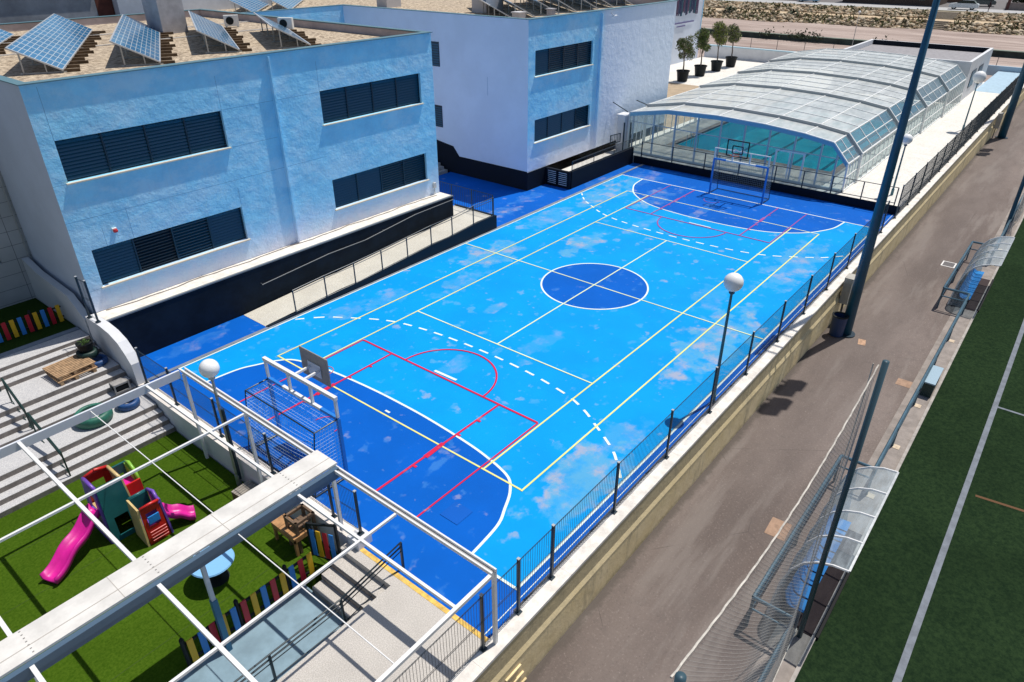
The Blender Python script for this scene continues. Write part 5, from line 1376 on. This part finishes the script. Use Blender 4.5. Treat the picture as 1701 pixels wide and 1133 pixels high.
def palm(label, x, y, z, h):
    t = thing('palm_tree', label, 'palm tree', (x, y, z), 0, 'small palms on the far bank')
    MB().tube([(0,0,-.3),(.05,0,h*.45)], .22, 8, r2=.15).build('trunk', mat('palm_bark', (.12,.09,.06), .9), t)
    f = MB(); rnd2 = random.Random(int(x))
    for k in range(26):
        a = rnd2.uniform(0, 6.28); e = rnd2.uniform(.1, 1.35); L = rnd2.uniform(1.3, 2.0); pr0 = Vector((0,0,h*.45)); d = Vector((math.cos(a)*math.cos(e), math.sin(a)*math.cos(e), math.sin(e)))
        for q in range(6):
            p0 = pr0+d*L*q/6+Vector((0,0,-.5*(q/6)**2*L)); p1 = pr0+d*L*(q+1)/6+Vector((0,0,-.5*((q+1)/6)**2*L)); sd = Vector((-math.sin(a), math.cos(a), 0))*.16
            f.poly([p0-sd+Vector((0,0,-.1)), p0, p1, p1-sd+Vector((0,0,-.1))]); f.poly([p0, p0+sd+Vector((0,0,-.1)), p1+sd+Vector((0,0,-.1)), p1])
    f.build('crown', mat('palm_green', (.03,.045,.015), .8, var=.3), t)
palm('small palm on the far bank just right of the white wing', 133.5, 52.8, -1.6, 3.0)
palm('small palm on the far bank above the pool enclosure', 135.4, 39.8, -1.6, 2.8)
sl = lamp('thin white street lamp standing in the riverbed edge', 95.8, 16.8, -1.75, 5.2, .18, galv)
# cars
def car(label, x, y, z, rz, col, name='parked_car', cat='car', sc_=1):
    t = thing(name, label, cat, (x, y, z), rz, 'cars on the far road'); t.scale = (sc_, sc_, sc_)
    body = MB(); W = .88
    prof_ = [(-2.1,.35),(-2.15,.75),(-1.95,.95),(-1.0,1.0),(1.2,.98),(2.05,.85),(2.15,.6),(2.1,.35)]
    body.prism([(x_, -W, z_) for x_, z_ in prof_], (0, 2*W, 0)); body.build('body', mat('car_'+label.split()[0], col, .25), t, recalc=True)
    MB().prism([(-1.75,-W+.1,.97),(-1.25,-W+.16,1.45),(.35,-W+.16,1.45),(1.15,-W+.1,.98)], (0, 2*W-.24, 0)).build('windows', mat('car_glass', (.02,.035,.04), .1), t, recalc=True)
    MB().box(-1.2, .32, -W+.14, W-.14, 1.452, 1.49).build('roof', MATS['car_'+label.split()[0]], t)
    for x_ in (-1.3, 1.35):
        for y_ in (-W+.02, W-.2):
            g = MB().lathe((0,0,0), [(.001,0),(.33,0),(.33,.18),(.001,.18)], 16); g.v = [(a+x_, c+y_, b+.33) for a, b, c in g.v]
            wo = g.build('wheel', rubber, t)
            g = MB().lathe((0,0,0), [(.001,-.01),(.19,-.01),(.19,.19),(.001,.19)], 12); g.v = [(a+x_, c+y_, b+.33) for a, b, c in g.v]
            g.build('rim', galv, wo)
car('white hatchback car on the far road right of the tall pole', 152.6, 12.3, .45, R(94), (.62,.66,.68), sc_=1.2)
car('grey dark car parked behind the white one', 163.5, 10.9, .46, R(100), (.10,.12,.12), sc_=1.2)
car('blue pale car at the top edge above the pool enclosure', 153.0, 43.0, .45, R(96), (.20,.42,.58), sc_=1.1)
# far houses and walls
def far_house(label, x, y, sx, sy, h, wcol, zb=.42, wins=3):
    t = thing('far_house', label, 'building', (x, y, zb))
    m_ = mat('house_'+label.split()[0]+str(int(y)), wcol, .9, var=.15, vs=.3)
    MB().box(0, sx, -sy/2, sy/2, 0, h).build('wall', m_, t)
    MB().box(-.3, sx+.3, -sy/2-.3, sy/2+.3, h, h+.3).build('roof', mat('house_roof', (.22,.09,.05), .9), t)
    for k in range(wins):
        yy = -sy/2+sy*(k+.5)/wins; wo = MB().box(-.06, -.01, yy-.7, yy+.7, 1.0, 2.4).build('window', louvre_edge, t)
        f = MB()
        for q in range(5): f.box(-.1, -.065, yy-.62+.3*q, yy-.58+.3*q, 1.0, 2.4)
        f.build('window_bars', mat('bars_cream', (.5,.42,.25), .6), wo)
far_house('dark brown house with cream window bars beyond the road', 157.5, 27.5, 10, 19, 6, (.10,.065,.05))
far_house('brown house beyond the road at the top centre', 158.5, 56, 10, 24, 6, (.09,.05,.035))
far_house('tan house behind the parked cars', 172, 15, 10, 8, 6, (.25,.15,.10))
hw = thing('garden_wall', 'taupe garden wall along the far road at the top right corner', 'wall', (156.5, -.5, .45))
MB().box(0, .3, -14, 6.2, 0, 1.35).build('wall_body', mat('far_taupe', (.22,.18,.165), .9, var=.1), hw)
for y in (-9,-4.5,0,5.8): MB().box(-.05, .35, y-.25, y+.25, 0, 2.6).build('pillar', mat('far_pillar', (.10,.04,.035), .9), hw)
def far_tree(label, x, y, z, h, r_, seed):
    rnd = random.Random(seed); t = thing('far_tree', label, 'tree', (x, y, z), 0, 'trees beyond the far road')
    MB().tube([(0,0,-.2),(0,.1,h*.6)], .2, 7, r2=.1).build('trunk', MATS['palm_bark'], t)
    f = MB()
    for k in range(900):
        d = Vector((rnd.gauss(0,1), rnd.gauss(0,1), rnd.gauss(0,.7))).normalized()*r_*rnd.uniform(.5,1.05); p = Vector((0,0,h*.7))+d; s = .3
        a = Vector((rnd.gauss(0,1), rnd.gauss(0,1), rnd.gauss(0,1))).normalized()*s; b = Vector((rnd.gauss(0,1), rnd.gauss(0,1), rnd.gauss(0,1))).normalized()*s
        f.poly([p-a, p-b, p+a, p+b])
    f.build('crown', mat('far_leaf', (.02,.035,.015), .9, var=.4), t)
far_tree('dark tree behind the taupe wall at the right', 160.5, 3.5, .4, 4.2, 2.4, 1)
far_tree('dark tree behind the taupe wall at the top right corner', 160.5, -2.5, .4, 4.6, 2.8, 2)
pn = thing('person', 'person in dark clothes and a red top standing by the far road', 'person', (150.2, 7.6, .44), R(200)); pn.scale = (1.15,)*3
def human(parent):
    me = bpy.data.meshes.new('body'); V = [(0,0,.92),(0,0,1.2),(0,0,1.42),(0,.01,1.52),(0,.02,1.66),(-.1,0,.88),(-.12,.02,.48),(-.12,-.02,.06),(-.12,.12,.03),(.1,0,.88),(.12,-.02,.48),(.13,-.06,.06),(.13,.08,.03),(-.2,0,1.38),(-.26,0,1.12),(-.24,.08,.86),(.2,0,1.38),(.26,0,1.12),(.24,.08,.86)]
    E_ = [(0,1),(1,2),(2,3),(3,4),(0,5),(5,6),(6,7),(7,8),(0,9),(9,10),(10,11),(11,12),(2,13),(13,14),(14,15),(2,16),(16,17),(17,18)]
    me.from_pydata(V, E_, []); o = bpy.data.objects.new('body', me); C.objects.link(o); o.parent = parent
    md = o.modifiers.new('skin', 'SKIN'); rad = [.15,.14,.16,.055,.10,.09,.065,.045,.04,.09,.065,.045,.04,.06,.045,.03,.06,.045,.03]
    for v, r_ in zip(me.skin_vertices[0].data, rad): v.radius = (r_, r_)
    me.skin_vertices[0].data[0].use_root = True
    o.modifiers.new('sub', 'SUBSURF').levels = 1; me.materials.append(mat('dark_clothes', (.05,.02,.025), .9))
    n_ = 8; MB().lathe((0,.02,1.70), [(max(.001,.115*math.sin(math.pi*i/n_)), -.12*math.cos(math.pi*i/n_)) for i in range(n_//2, n_+1)], 12).build('hair', rubber, parent, smooth=True)
human(pn)
